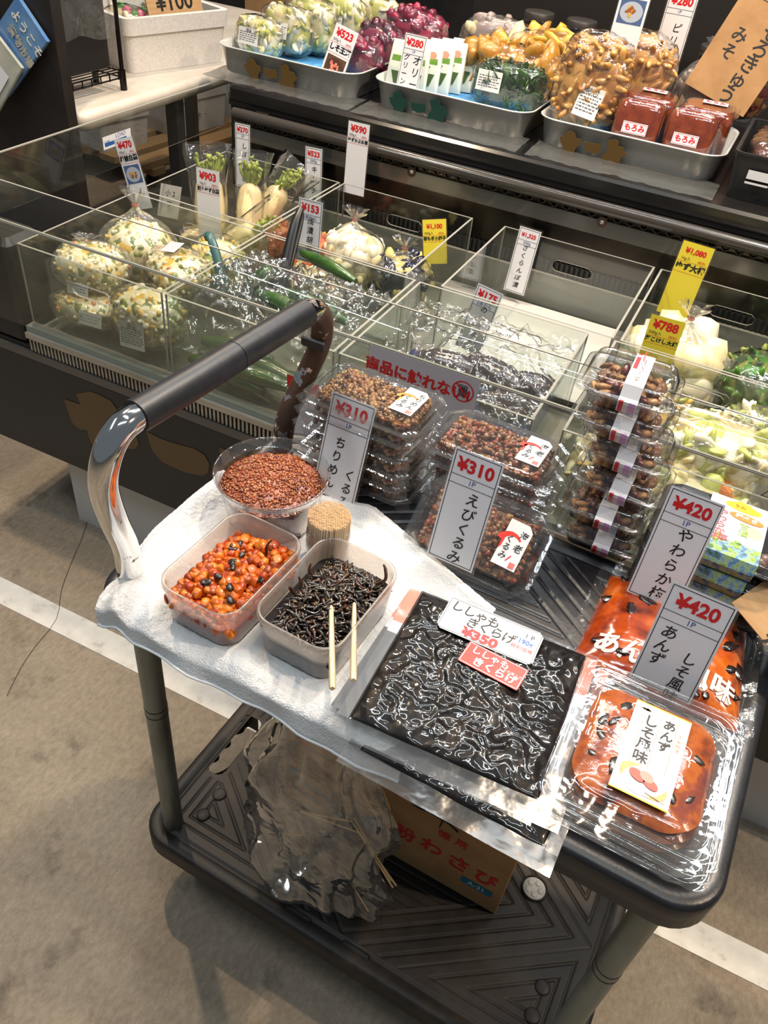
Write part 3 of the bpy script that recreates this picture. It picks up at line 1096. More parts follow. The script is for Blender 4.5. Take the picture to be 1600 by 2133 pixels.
for p, q, lb in (((0.257, 0.090, 0.739), (0.3165, -0.006, 0.7495), 'wooden chopstick nearer the apricot tub, its end over the towel'),
                 ((0.282, 0.094, 0.739), (0.3275, 0.013, 0.7485), 'wooden chopstick nearer the vacuum packs, shorter end over the rim')):
    b = MB()
    p, q = Vector(p), Vector(q)
    dr = (q - p).normalized()
    b.tube([p - dr * 0.012, p, q - dr * 0.004, q], [0.0020, 0.0024, 0.0034, 0.0030], 4, 0)
    tag(b.obj('chopstick', WOOD), lb, 'chopstick', 'chopsticks in the seaweed tub')

# round cup of soybean miso
t = thing('sample_cup', 'round clear plastic cup heaped with red-brown soybean miso paste', 'cup', (0.099, 0.214, ZW))
b = MB()
b.lathe([(0.0001, 0.002), (0.050, 0.0), (0.053, 0.003), (0.0618, 0.052), (0.0622, 0.054), (0.0645, 0.056), (0.0655, 0.0635), (0.0680, 0.0645), (0.0685, 0.067), (0.0670, 0.068),
         (0.0655, 0.066), (0.0640, 0.0585), (0.0595, 0.056)], 56, 0)
b.obj('cup_body', film('cup_plastic', haze=0.035, rough=0.05, bump=0.2, bscale=40, boost=2.2), t)
b = MB()
MISO = mat('soy_miso', (140, 56, 24), 0.26, coat=0.8, cols=[(0.3, (96, 36, 16)), (0.5, (136, 60, 26)), (0.72, (166, 86, 40))], nscale=60, bump=0.8, bscale=170, bdet=4)
prof = [(0.0001, 0.003), (0.0515, 0.004), (0.0605, 0.048)]
b.lathe(prof, 48, 3)


def mz(x, y):
    r = math.hypot(x, y) / 0.058
    return 0.0475 + 0.012 * max(0, 1 - r ** 3) + 0.0032 * noise.noise(Vector((x * 60, y * 60, 2))) + 0.0022 * noise.noise(Vector((x * 130, y * 130, 5)))


rings = []
for k in range(24):
    r = 0.0606 * (1 - k / 23.0) + 0.0001
    rings.append([(r * math.cos(2 * PI * i / 64), r * math.sin(2 * PI * i / 64), mz(r * math.cos(2 * PI * i / 64), r * math.sin(2 * PI * i / 64))) for i in range(64)])
b.rings(rings, 0, None, (False, True))
for i in range(1500):
    a, r = rnd.uniform(0, 2 * PI), 0.0595 * math.sqrt(rnd.random())
    x, y = r * math.cos(a), r * math.sin(a)
    b.sphere((x, y, mz(x, y) + 0.0004), rnd.uniform(.0013, .0025), rnd.choice((0, 1, 1, 2)), 1, (1.2, .9, .8), Euler((0, 0, a * 7)))
b.obj('miso_paste', [MISO, mat('miso_bean', (154, 86, 38), 0.25, coat=0.6), mat('miso_bean_dark', (116, 56, 24), 0.25, coat=0.6), mat('miso_side', (126, 56, 34), .6, spec=.2, cols=[(.3, (104, 40, 24)), (.7, (146, 70, 44))], nscale=60)], t)['kind'] = 'stuff'

# toothpick jar
t = thing('toothpick_jar', 'small round clear jar packed with wooden toothpicks', 'toothpick jar', (0.1945, 0.1870, ZW))
b = MB()
b.lathe([(0.0001, 0.001), (0.0235, 0.0), (0.0250, 0.002), (0.0250, 0.044), (0.0236, 0.046), (0.0236, 0.054), (0.0242, 0.055), (0.0230, 0.055)], 40, 0)
for z in (0.046, 0.049, 0.052):
    b.lathe([(0.0236, z), (0.0243, z + .0007), (0.0236, z + .0014)], 40, 0)
b.obj('jar', film('jar_plastic', haze=0.24, rough=0.10, boost=2.0), t)
b = MB()
sp = 0.00205
rows = int(0.027 / (sp * .87))
for j in range(-rows, rows + 1):
    for i in range(-16, 17):
        x, y = (i + (j % 2) * .5) * sp, j * sp * .87
        if math.hypot(x, y) > 0.0222:
            continue
        s = 1.10
        zt = 0.0665 + rnd.uniform(-.0012, .0012)
        x2, y2 = x * s * 1.0, y * s
        m = 4
        b.rings([[(x + .00095 * math.cos(2 * PI * k / 6), y + .00095 * math.sin(2 * PI * k / 6), 0.002) for k in range(6)],
                 [(x2 + .00098 * math.cos(2 * PI * k / 6), y2 + .00098 * math.sin(2 * PI * k / 6), zt - .0006) for k in range(6)],
                 [(x2 + .00060 * math.cos(2 * PI * k / 6), y2 + .00060 * math.sin(2 * PI * k / 6), zt) for k in range(6)]], 0, None, (False, False))
        b.add([(x2 + .00060 * math.cos(2 * PI * k / 6), y2 + .00060 * math.sin(2 * PI * k / 6), zt) for k in range(6)], [tuple(range(6))], 1)
b.obj('toothpicks', [mat('toothpick_wood', (222, 196, 160), 0.65), mat('toothpick_tip', (190, 140, 102), 0.7)], t)['kind'] = 'stuff'


# ---------------------------------------------------------------- printed price cards
def price_card(label, loc, rot, w, h, price, unit, cols, top=0.036, psize=0.021, hsize=0.013, style='line', clip=None):
    """white laminated card standing on its short edge; local x right, y up"""
    t = thing('price_card', label, 'price card', loc, rot)
    b = MB()
    m = 0.003
    b.loft([(w + 2 * m, h + 2 * m, 0.002, -0.0006, 0, h / 2), (w + 2 * m, h + 2 * m, 0.002, 0.0002, 0, h / 2)], 0, None, 2, (True, False), False)
    b.obj('laminate', LAM, t)
    b = MB()
    rect(b, -w / 2, 0, w / 2, h, 0, 0.0004)
    lw = 0.0008
    f = 0.0022
    frame_lines(b, -w / 2 + f, f, w / 2 - f, h - f, lw, 1, 0.0007)
    for yy in (h - top, h - top - 0.0105):
        rect(b, -w / 2 + f, yy, w / 2 - f, yy + lw * .8, 1, 0.0007)
    letters(b, price, 0, h - f - (top - f) / 2 - .001, psize, 2, 0.0008, 0, 0.035, 1.0)
    letters(b, unit, 0, h - top - 0.0048, 0.0088, 3, 0.0008)
    for s, x, y, size, step, dx in cols:
        vletters(b, s, x, y, size, step, 1, 0.0008, 0.008, dx, 1.0, 0.12)
    b.obj('card_print', [WHITE, BLACKINK, REDINK, BLUEINK], t)
    return t


price_card('white price card 310 yen standing before the left walnut stack, two columns of kana', (0.143, 0.284, ZT + 0.002), (R(73.5), 0, 0), 0.061, 0.137, '¥310', '1P',
           [('ちりめん', -0.006, 0.0765, 0.0160, 0.0185, -0.0014), ('くるみ', 0.0155, 0.040, 0.0160, 0.0185, -0.0005)], 0.031, 0.0215)
price_card('white price card 310 yen leaning on the prawn walnut pack, one column of kana', (0.3215, 0.251, ZT + 0.016), (R(76.5), 0, 0), 0.058, 0.141, '¥310', '1P',
           [('えびくるみ', 0.006, 0.086, 0.0175, 0.0190, -0.0008)], 0.031, 0.0210)
price_card('grey-white price card 420 yen before the soft plum packs, its lower end behind the pouch', (0.543, 0.3125, ZT + 0.028), (R(75), 0, R(-1)), 0.057, 0.137, '¥420', '1P',
           [('やわらか梅', 0.004, 0.088, 0.0170, 0.0190, -0.0006)], 0.030, 0.0195)
price_card('grey-white price card 420 yen before the apricot pouch, lower end behind the apricot tray', (0.583, 0.205, ZT + 0.016), (R(74), 0, R(-1)), 0.064, 0.120, '¥420', '1P',
           [('あんず', -0.015, 0.066, 0.0165, 0.0165, -0.0006), ('しそ風味', 0.0125, 0.047, 0.0155, 0.0160, -0.0008)], 0.031, 0.0205)


# ---------------------------------------------------------------- walnut packs
def nut_fill(w, d, h, n, seed, mats_w, lump=(0.0035, 0.0065)):
    r = random.Random(seed)
    b = MB()
    b.loft([(w * .80, d * .76, .008, 0.0015), (w * .96, d * .95, .010, h * .66)], 0, None, 3)
    for i in range(n):
        x, y = r.uniform(-.47, .47) * w, r.uniform(-.46, .46) * d
        ed = min(1, (0.5 - abs(x) / w) * 6, (0.5 - abs(y) / d) * 5)
        z = h * (0.62 + 0.30 * max(0, ed)) * r.uniform(.86, 1.0)
        q = r.uniform(*lump)
        b.sphere((x, y, z), q, r.choices(range(len(mats_w)), mats_w)[0], 1 if n > 190 else 2, (1, r.uniform(.55, .9), r.uniform(.5, .8)),
                 Euler((r.uniform(0, 6), r.uniform(0, 6), r.uniform(0, 6))), .22, r)
    for i in range(n // 3):           # pieces seen through the sides
        a = r.choice((0, 1, 2, 3))
        x, y = ((r.uniform(-.46, .46) * w, (-.47 if a else .47) * d) if a < 2 else ((-.47 if a == 2 else .47) * w, r.uniform(-.45, .45) * d))
        b.sphere((x, y, r.uniform(.3, .7) * h), r.uniform(*lump) * .8, r.choices(range(len(mats_w)), mats_w)[0], 1, (1, .7, .8), None, .2, r)
    return b


NUT = [mat('candied_nut_%s' % n, c, 0.20, coat=0.9, cols=[(0.3, c), (0.7, c2)], nscale=120, bump=0.6, bscale=220)
       for n, c, c2 in (('brown', (112, 68, 30), (150, 100, 50)), ('tan', (150, 106, 58), (182, 138, 84)), ('dark', (66, 38, 20), (96, 56, 30)), ('red', (122, 44, 24), (150, 66, 36)))]
SES = mat('sesame', (206, 168, 96), 0.4, coat=.5)


def label_tag(kind):
    """small cut-corner paper label; x right, y up"""
    b = MB()
    b.poly([(-0.0150, -0.028), (0.0150, -0.028), (0.0150, 0.021), (0.0085, 0.028), (-0.0150, 0.028)], 0)
    mk = 4 if kind == 'chirimen' else 2
    for k in range(11):                 # brushed arc in colour
        a0, a1 = R(165 - k * 11), R(165 - (k + 1.15) * 11)
        w0 = 0.0046 * (1 - k / 13.0) + .0006
        cx, cy, r0 = -0.004, -0.006, 0.013
        b.add([(cx + (r0 - w0 * .5) * math.cos(a0), cy + (r0 - w0 * .5) * math.sin(a0) + .004, .0003), (cx + (r0 + w0) * math.cos(a0), cy + (r0 + w0) * math.sin(a0) + .004, .0003),
               (cx + (r0 + w0) * math.cos(a1), cy + (r0 + w0) * math.sin(a1) + .004, .0003), (cx + (r0 - w0 * .5) * math.cos(a1), cy + (r0 - w0 * .5) * math.sin(a1) + .004, .0003)],
              [(0, 3, 2, 1)], mk)
    b.add([(-0.0150, -0.010, .0003), (-0.0150, 0.006, .0003), (-0.0118, 0.0085, .0003), (-0.0125, -0.006, .0003)], [(0, 3, 2, 1)], mk)
    if kind == 'chirimen':
        vletters(b, 'ちりめん', 0.0075, 0.0160, 0.0098, 0.0098, 1, .0005, .006, -.0006, 1, .1)
        vletters(b, 'くるみ', -0.0065, 0.0045, 0.0098, 0.0102, 1, .0005, .006, 0, 1, .1)
    else:
        vletters(b, '海老', 0.0070, 0.0135, 0.0108, 0.0160, 1, .0005, .006, -.0004, 1, .1)
        vletters(b, 'くるみ', -0.0065, 0.0050, 0.0098, 0.0102, 1, .0005, .006, 0, 1, .1)
        b.add([(-.001, -.020, .0003), (.003, -.012, .0003), (.0045, -.0125, .0003), (.0005, -.020, .0003)], [(0, 3, 2, 1)], 2)
    rect(b, 0.0055, -0.0262, 0.0125, -0.0192, 3, .0004)
    for k in range(2):
        rect(b, 0.0085 + 0 * k, -0.0258 + k * .0034, 0.0121, -0.0256 + k * .0034, 0, .0005)
    return b


LABM = [mat('label_paper', (232, 232, 236), 0.45), BLACKINK, mat('label_red', (222, 62, 52), 0.45), mat('seal_pink', (216, 110, 104), 0.5), mat('label_orange', (226, 142, 54), 0.5)]
KW, KD, KF, KH = 0.166, 0.110, 0.0100, 0.0212


def kurumi_pack(label, kind, loc, rot, group, lid_h=0.0212, seed=1):
    t = thing('walnut_pack', label, 'food pack', loc, rot, group)
    b = MB()
    c = 0.014
    b.loft([(KW - .034, KD - .034, c, 0.0004), (KW - .030, KD - .030, c, 0.0015), (KW - .016, KD - .016, c, KF - .0015), (KW - .014, KD - .014, c, KF - .0005), (KW - .002, KD - .002, c + .004, KF - .0005)],
           0, None, 1, (True, False), False)
    # textured pull tabs at the corners
    for sx in (-1, 1):
        b.add([(sx * (KW / 2 - .018), -KD / 2 + .003, KF), (sx * (KW / 2 - .002), -KD / 2 + .016, KF), (sx * (KW / 2 + .003), -KD / 2 + .006, KF - .002), (sx * (KW / 2 - .010), -KD / 2 - .004, KF - .002)],
              [(0, 1, 2, 3)], 0)
    b.obj('tray', CLEARB, t)
    b = MB()
    b.loft([(KW, KD, c + .004, KF), (KW - .003, KD - .003, c + .003, KF + .0012), (KW - .012, KD - .012, c, KF + .0005), (KW - .016, KD - .016, c, KF + .0015),
            (KW - .026, KD - .026, c, lid_h - .001), (KW - .032, KD - .030, c, lid_h)], 0, None, 1, (False, True), False)
    for k in range(3):
        q = .0035 * k
        b.loft([(KW - .006 - q, KD - .006 - q, c, KF + .0014), (KW - .0072 - q, KD - .0072 - q, c, KF + .0022), (KW - .0084 - q, KD - .0084 - q, c, KF + .0014)], 0, None, 1, (False, False), False)
    b.obj('lid', CLEARB, t)
    f = nut_fill(KW - .036, KD - .034, lid_h - .003, 330, seed, (6, 5, 3, .25) if kind == 'chirimen' else (4, 2, 4, 4))
    if kind == 'chirimen':
        r = random.Random(seed + 50)
        for i in range(420):
            x, y = r.uniform(-.46, .46) * (KW - .036), r.uniform(-.46, .46) * (KD - .036)
            f.sphere((x, y, (lid_h - .003) * r.uniform(.86, 1.0)), .0011, 4, 1, (1.4, .9, .6), Euler((0, 0, r.uniform(0, 3))))
    f.obj('walnuts', NUT + [SES], t)['kind'] = 'stuff'
    lab = label_tag(kind).obj('paper_label', LABM, t, (KW * .27, 0.004, lid_h + 0.0004), (0, 0, R(-2)))
    return t


first = kurumi_pack('clear pack of sesame walnuts at the very bottom of the left walnut stack', 'chirimen', (0.150, 0.362, ZT + 0.0004), (0, 0, R(1.5)), 'sesame walnut packs stacked at the back left')
names = ['second from the bottom', 'third from the bottom', 'fourth from the bottom', 'fifth from the bottom', 'topmost with orange label']
rr = random.Random(3)
for k, nm in enumerate(names):
    dup(first, (0.150 + rr.uniform(-.004, .004), 0.360 + rr.uniform(-.004, .004), ZT + 0.0004 + (k + 1) * 0.0216), (0, 0, R(rr.uniform(-3, 3))),
        'clear pack of sesame walnuts in the left stack, ' + nm)
first = kurumi_pack('clear pack of prawn walnuts at the very bottom of the middle walnut stack', 'ebi', (0.312, 0.390, ZT + 0.0004), (0, 0, R(1)), 'prawn walnut packs stacked in the middle', seed=8)
names = ['second from the bottom', 'third from the bottom', 'fourth from the bottom', 'topmost with red-white label']
for k, nm in enumerate(names):
    last = dup(first, (0.312 + rr.uniform(-.004, .004), 0.388 + rr.uniform(-.003, .003), ZT + 0.0004 + (k + 1) * 0.0216), (0, 0, R(rr.uniform(-2, 2))),
               'clear pack of prawn walnuts in the middle stack, ' + nm)
lean = dup(first, (0.336, 0.300, ZT + 0.028), (R(40), R(0), R(-1)), 'clear pack of prawn walnuts tilted against the middle stack, price card in front')


# ---------------------------------------------------------------- cranberry walnut packs
def strap_label(path, w):
    """paper strip along a path in the y-z plane"""
    b = MB()
    n = len(path)
    L = [0]
    for i in range(1, n):
        L.append(L[-1] + math.dist(path[i], path[i - 1]))
    tot = L[-1]
    cuts = [0.0, 0.40, 0.66, 1.0]

    def seg(x0, x1, mi, f0, f1, dz):
        for i in range(n - 1):
            a0, a1 = L[i] / tot, L[i + 1] / tot
            s0, s1 = max(a0, f0), min(a1, f1)
            if s1 <= s0:
                continue
            q = []
            for s in (s0, s1):
                k = (s - a0) / (a1 - a0 + 1e-9)
                y = path[i][0] + (path[i + 1][0] - path[i][0]) * k
                z = path[i][1] + (path[i + 1][1] - path[i][1]) * k
                q.append((y, z))
            dy, dzz = path[i + 1][0] - path[i][0], path[i + 1][1] - path[i][1]
            ln = math.hypot(dy, dzz)
            ny, nz = dzz / ln * dz, -dy / ln * dz
            (ya, za), (yb, zb) = q
            b.add([(x0, ya + ny, za + nz), (x1, ya + ny, za + nz), (x1, yb + ny, zb + nz), (x0, yb + ny, zb + nz)], [(0, 1, 2, 3)], mi)
    seg(-w / 2, w / 2, 0, 0, 1, 0.0004)
    for f0, f1 in ((0.02, 0.20), (0.24, 0.44), (0.84, 0.99)):
        seg(-w / 2 + .0015, -w / 2 + w * .30, 1, f0, f1, 0.0007)
        seg(w / 2 - w * .42, w / 2 - .0015, 2, f0, f1, 0.0007)
    return b


CW_, CD_, CF, CH = 0.110, 0.094, 0.0235, 0.0385
CRAN = [mat('walnut_half', (176, 128, 76), 0.4, coat=0.3, cols=[(0.3, (146, 98, 54)), (0.7, (204, 160, 104))], nscale=90, bump=0.8, bscale=150),
        mat('walnut_glazed', (120, 80, 46), 0.22, coat=0.8, cols=[(0.3, (92, 58, 32)), (0.7, (150, 104, 62))], nscale=90, bump=0.8, bscale=150),
        mat('dried_cranberry', (92, 16, 22), 0.22, coat=0.8, cols=[(0.3, (60, 12, 18)), (0.7, (122, 26, 30))], nscale=70, bump=0.6, bscale=120)]


def cran_pack(label, loc, rot, group):
    t = thing('cranberry_walnut_pack', label, 'food pack', loc, rot, group)
    b = MB()
    b.loft([(CW_ - .040, CD_ - .038, .008, 0.0004), (CW_ - .034, CD_ - .032, .010, 0.002), (CW_ - .020, CD_ - .018, .012, CF - .003), (CW_ - .016, CD_ - .014, .012, CF - .001), (CW_ - .001, CD_ - .001, .014, CF - .001)],
           0, None, 4, (True, False))
    b.obj('tray', CLEARB, t)
    b = MB()
    b.loft([(CW_, CD_, .015, CF - .0025), (CW_, CD_, .015, CF + .0005), (CW_ - .004, CD_ - .004, .014, CF + .0018), (CW_ - .010, CD_ - .010, .013, CF + .0006), (CW_ - .013, CD_ - .013, .012, CF + .0022),
            (CW_ - .020, CD_ - .020, .012, CH - .003), (CW_ - .024, CD_ - .024, .011, CH), (CW_ - .030, CD_ - .030, .010, CH), (CW_ - .033, CD_ - .033, .010, CH - .0012)], 0, None, 4, (False, True))
    for k in range(26):                 # beading along the flange
        x = -CW_ / 2 + .018 + k * .003
        for y in (-CD_ / 2 + .003, CD_ / 2 - .003):
            b.sphere((x, y, CF + .0018), .0009, 0, 1)
    b.obj('lid', CLEARB, t)
    r = random.Random(17)
    f = MB()
    w, d = CW_ - .036, CD_ - .034
    f.loft([(w * .8, d * .8, .01, .002), (w * .92, d * .92, .01, CF * .7)], 2, None, 3)
    for i in range(74):
        x, y = r.uniform(-.46, .46) * w, r.uniform(-.46, .46) * d
        z = CF * r.uniform(.55, .98) + .004 * r.random()
        e = Euler((r.uniform(-.7, .7), r.uniform(-.7, .7), r.uniform(0, 6)))
        mi = r.choices((0, 1, 2), (3, 4, 4))[0]
        q = r.uniform(.0055, .0090)
        f.sphere((x, y, z), q, mi, 2, (1.1, .62, .48), e, .13, r)
        if mi != 2:
            f.sphere(Vector((x, y, z)) + e.to_matrix() @ Vector((0, .003, .001)), q * .8, mi, 2, (1.15, .4, .5), e, .13, r)
    f.obj('walnuts', CRAN, t)['kind'] = 'stuff'
    hw = CD_ / 2
    path = [(hw - .004, CF - .004), (hw + .0006, CF), (hw - .004, CF + .003), (hw - .0105, CH), (-hw + .0105, CH), (-hw + .004, CF + .003), (-hw - .0008, CF + .0005), (-hw - .0006, CF - .003), (-hw + .009, .006)]
    s = strap_label(path, 0.0205)
    s2 = MB()
    letters(s2, 'クランベリーくるみ', 0, 0, 0.0058, 0, 0, R(-90), .01)
    letters(s2, 'CRANBERRY', -0.0015, 0.033, 0.0042, 1, 0, R(-90), .01)
    so = s.obj('strap_label', [WHITE, mat('strap_red', (212, 44, 54), .45), mat('strap_lilac', (206, 164, 214), .45)], t, (0.006, 0, 0.0004))
    s2.obj('label_lettering', [BLACKINK, REDINK], so, (0, 0, CH + .0011))
    return t


first = cran_pack('clear cranberry walnut pack at the very bottom of the right-hand stack', (0.460, 0.416, ZT + 0.0004), (0, 0, R(1.5)), 'cranberry walnut packs in the tall right-hand stack')
pos = [(0.452, 0.414, 2), (0.459, 0.420, -1), (0.451, 0.424, 1.5), (0.438, 0.420, 0), (0.432, 0.418, 4)]
nm = ['second from the bottom', 'third from the bottom', 'third from the top', 'second from the top', 'topmost with whole walnuts showing']
for k, (x, y, a) in enumerate(pos):
    dup(first, (x, y, ZT + 0.0004 + (k + 1) * 0.0395), (0, 0, R(a)), 'clear cranberry walnut pack in the tall right-hand stack, ' + nm[k])


# ---------------------------------------------------------------- vacuum packs of seaweed
VAC = mat('vacuum_seaweed', (16, 13, 12), 0.35, coat=1.0, cols=[(0.32, (9, 8, 8)), (0.52, (16, 13, 12)), (0.74, (40, 28, 20))], nscale=75, ndet=6, bump=0.12, bscale=90, bdet=2, spec=.15, stretch=(1, .6, 1))
VFILM = film('vacuum_film', haze=0.14, rough=0.14, bump=0.25, bscale=30, boost=0.7, hcol=(170, 178, 186))


def vac_pack(label, loc, rz, seed, w=0.186, d=0.184, group=None, tiltx=0.0):
    t = thing('seaweed_vacuum_pack', label, 'vacuum pack', loc, (tiltx, 0, rz), group)
    n = 130

    def surf(x, y):
        ex = max(0.0, 1 - abs(2 * x / w) ** 7) ** .5
        ey = max(0.0, 1 - abs(2 * y / d) ** 7) ** .5
        p = Vector((x * 44 + seed, y * 44, seed * 1.7))
        wv = noise.noise(p + Vector((noise.noise(p * .7) * 1.4, noise.noise(p * .7 + Vector((5, 5, 5))) * 1.4, 0)))
        ridg = 1 - abs(noise.noise(p * 1.3)) * 2.4
        fine = noise.noise(p * 3.3)
        return (0.0056 + 0.0018 * wv + 0.0022 * max(0, ridg) + 0.0005 * fine) * ex * ey
    b = MB()
    b.grid(lambda u, v: ((u - .5) * w, (v - .5) * d, 0.0010 + surf((u - .5) * w, (v - .5) * d)), n, n, 0, None, True)
    b.grid(lambda u, v: ((.5 - u) * w, (v - .5) * d, 0.0006), 4, 4, 0, None, False)
    b.obj('seaweed', VAC, t)
    b = MB()
    W2, D0, D1 = w / 2 + 0.013, -d / 2 - 0.022, d / 2 + 0.004

    def fl(u, v):
        x, y = -W2 + 2 * W2 * u, D0 + (D1 - D0) * v
        return (x, y, 0.0012 + 0.0008 * noise.noise(Vector((x * 40, y * 40, seed + 3))) + 0.0003)

    def skip(u, v):
        x, y = -W2 + 2 * W2 * u, D0 + (D1 - D0) * v
        return abs(x) < w / 2 - .003 and abs(y) < d / 2 - .003
    b.grid(fl, 44, 44, 0, None, True, skip)
    b.obj('sealed_margin', VFILM, t)
    b = MB()
    for sx in (-1, 1):
        xa, xb = sx * (w / 2 + .001), sx * (w / 2 + .0125)
        xa, xb = min(xa, xb), max(xa, xb)
        rect(b, xa, d / 2 - .052, xb, d / 2 - .001, 0, .0009)
        rect(b, xa, d / 2 - .068, xb, d / 2 - .052, 1, .0009)
        rect(b, xa, -d / 2, xb, d / 2 - .068, 2, .0009)
    b.obj('printed_back_edge', [mat('salmon_print', (232, 132, 108), 0.5), mat('white_print', (222, 226, 232), .5), mat('silver_film', (104, 107, 112), .4, spec=.3)], t)
    return t, surf


vac_pack('black seaweed vacuum pack at the bottom of its pile, sticking out past the trolley edge', (0.446, 0.082, ZT + 0.0006), R(0), 2, group='seaweed vacuum packs in a pile')
vac_pack('black seaweed vacuum pack low in its pile, salmon edge peeking out at the right', (0.432, 0.112, ZT + 0.0086), R(3.5), 5, group='seaweed vacuum packs in a pile')
vac_pack('black seaweed vacuum pack just under the top one, salmon corner peeking out left', (0.411, 0.104, ZT + 0.0166), R(2.0), 9, group='seaweed vacuum packs in a pile')
t, surf = vac_pack('topmost glossy black seaweed vacuum pack carrying the 350 yen label', (0.419, 0.099, ZT + 0.0246), R(4.6), 13, group='seaweed vacuum packs in a pile')
b = MB()
b.loft([(0.066, 0.030, .001, 0.0)], 0, None, 1, (False, True), False)
frame_lines(b, -.032, -.014, .032, .014, .0008, 1, .0003)
letters(b, 'ししゃも', -0.006, 0.0062, 0.0105, 1, .0005, 0, .03)
letters(b, 'しその実入り', 0.019, 0.0005, 0.0042, 1, .0005)
letters(b, 'きくらげ', 0.004, -0.0066, 0.0120, 1, .0005, 0, .04)
b.obj('red_sticker', [mat('sticker_red', (196, 50, 38), .4), WHITE], t, (0.010, 0.026, 0.0098), (0, 0, R(-7)))
t = thing('price_label', 'white cut-corner price label lying on the top black seaweed pack, 350 yen', 'price label', (0.4065, 0.1655, ZT + 0.0352), (R(4), 0, R(2.6)))
b = MB()
c = .005
w, h = .106, .045
b.poly([(-w / 2 + c, -h / 2), (w / 2 - c, -h / 2), (w / 2, -h / 2 + c), (w / 2, h / 2 - c), (w / 2 - c, h / 2), (-w / 2 + c, h / 2), (-w / 2, h / 2 - c), (-w / 2, -h / 2 + c)], 0, None, .0006)
frame_lines(b, -w / 2 + .0015, -h / 2 + .0012, w / 2 - .0015, h / 2 - .0012, .0005, 1, .0008)
vs = 'ししゃも'
for k, ch in enumerate(vs):
    letters(b, ch, -.042 + k * .0138, .0120 - k * .0006, 0.0150, 1, .0010, 0, .008, 1, .1)
for k, ch in enumerate('きくらげ'):
    letters(b, ch, -.020 + k * .0135, -.0015, 0.0150, 1, .0010, 0, .008, 1, .1)
letters(b, '¥350', -.006, -.0150, 0.0150, 2, .0010, 0, .05, 1.25)
letters(b, '1 P', .040, .011, 0.0082, 1, .0010)
letters(b, '190g', .038, .0025, 0.0085, 3, .0010, 0, .02)
letters(b, '税別価格', .037, -.0070, 0.0060, 2, .0010)
b.obj('label_print', [mat('glossy_label', (232, 232, 236), .18, coat=.6), BLACKINK, REDINK, mat('label_blue', (30, 90, 190), .4)], t)

# ---------------------------------------------------------------- apricot trays (front right)
APS = mat('apricot_in_syrup', (190, 84, 22), 0.2, coat=0.8, sss=0.1, cols=[(0.30, (50, 26, 18)), (0.38, (122, 50, 14)), (0.47, (164, 78, 16)), (0.56, (178, 94, 26)), (0.63, (138, 66, 44)), (0.75, (114, 54, 44))],
          nscale=30, ndet=3, bump=0.25, bscale=90)
DARKL = mat('shiso_leaf_dark', (30, 18, 18), 0.3, coat=.6)


def apricot_tray(label, loc, rz, group):
    t = thing('apricot_tray', label, 'food tray', loc, (0, 0, rz), group)
    w, d = .158, .176
    b = MB()
    b.loft([(w - .050, d - .052, .022, 0.0004), (w - .036, d - .038, .026, .003), (w - .026, d - .028, .026, .0095), (w - .021, d - .023, .024, .0105), (w - .014, d - .016, .020, .0100),
            (w - .010, d - .012, .018, .0112), (w - .0075, d - .009, .014, .0098), (w - .005, d - .007, .014, .0112), (w - .002, d - .003, .012, .0100), (w, d, .010, .0110)], 0, None, 6, (True, False))
    b.obj('tray', film('tray_plastic', haze=0.05, rough=0.05, bump=0.12, bscale=40, bdet=2, boost=2.8), t)
    wi, di = w - .038, d - .044

    def sf(x, y):
        ex = max(0, 1 - abs(2 * x / wi) ** 3.2)
        ey = max(0, 1 - abs(2 * y / di) ** 3.2)
        return .0040 + (.0128 + .0018 * noise.noise(Vector((x * 45, y * 45, 3))) + .0010 * noise.noise(Vector((x * 110, y * 110, 3)))) * min(1, (ex * ey) ** .55 * 1.08)
    b = MB()
    out = rrect(1, 1, .27, 10)
    rings = []
    for k in range(18):
        f = 1 - k / 17.0 * .999
        rings.append([(x * wi * f, y * di * f, sf(x * wi * f, y * di * f)) for x, y in out])
    b.rings(rings, 0, None, (False, True))
    b.rings([[(x * wi * .86, y * di * .86, .002) for x, y in out], rings[0]], 0, None, (True, False))
    r = random.Random(9)
    for i in range(13):
        a = r.uniform(0, 2 * PI)
        q = r.uniform(.60, .86)
        x, y = wi / 2 * q * math.cos(a), di / 2 * q * math.sin(a)
        b.sphere((x, y, sf(x, y) - .0002), r.uniform(.005, .008), 1, 2, (1.2, .6, .14), Euler((0, 0, r.uniform(0, 3))), .25, r)
    b.obj('apricot_pickle', [APS, DARKL], t)
    b = MB()

    def top(u, v):
        x, y = (u - .5) * (w - .004), (v - .5) * (d - .004)
        z = max(.0112, sf(x * .97, y * .97) + .0016) if abs(x) < wi / 2 and abs(y) < di / 2 else .0114
        z += .0009 * noise.noise(Vector((x * 60, y * 25, 8))) * (1 if abs(x) < w / 2 - .01 and abs(y) < d / 2 - .01 else .2)
        return (x, y, z + .0008)
    b.grid(top, 44, 44, 0, None, True)
    b.obj('top_film', film('stretched_film', haze=0.02, rough=0.04, bump=0.35, bscale=20, bdet=2, boost=1.5, dist=.006), t)
    return t, sf


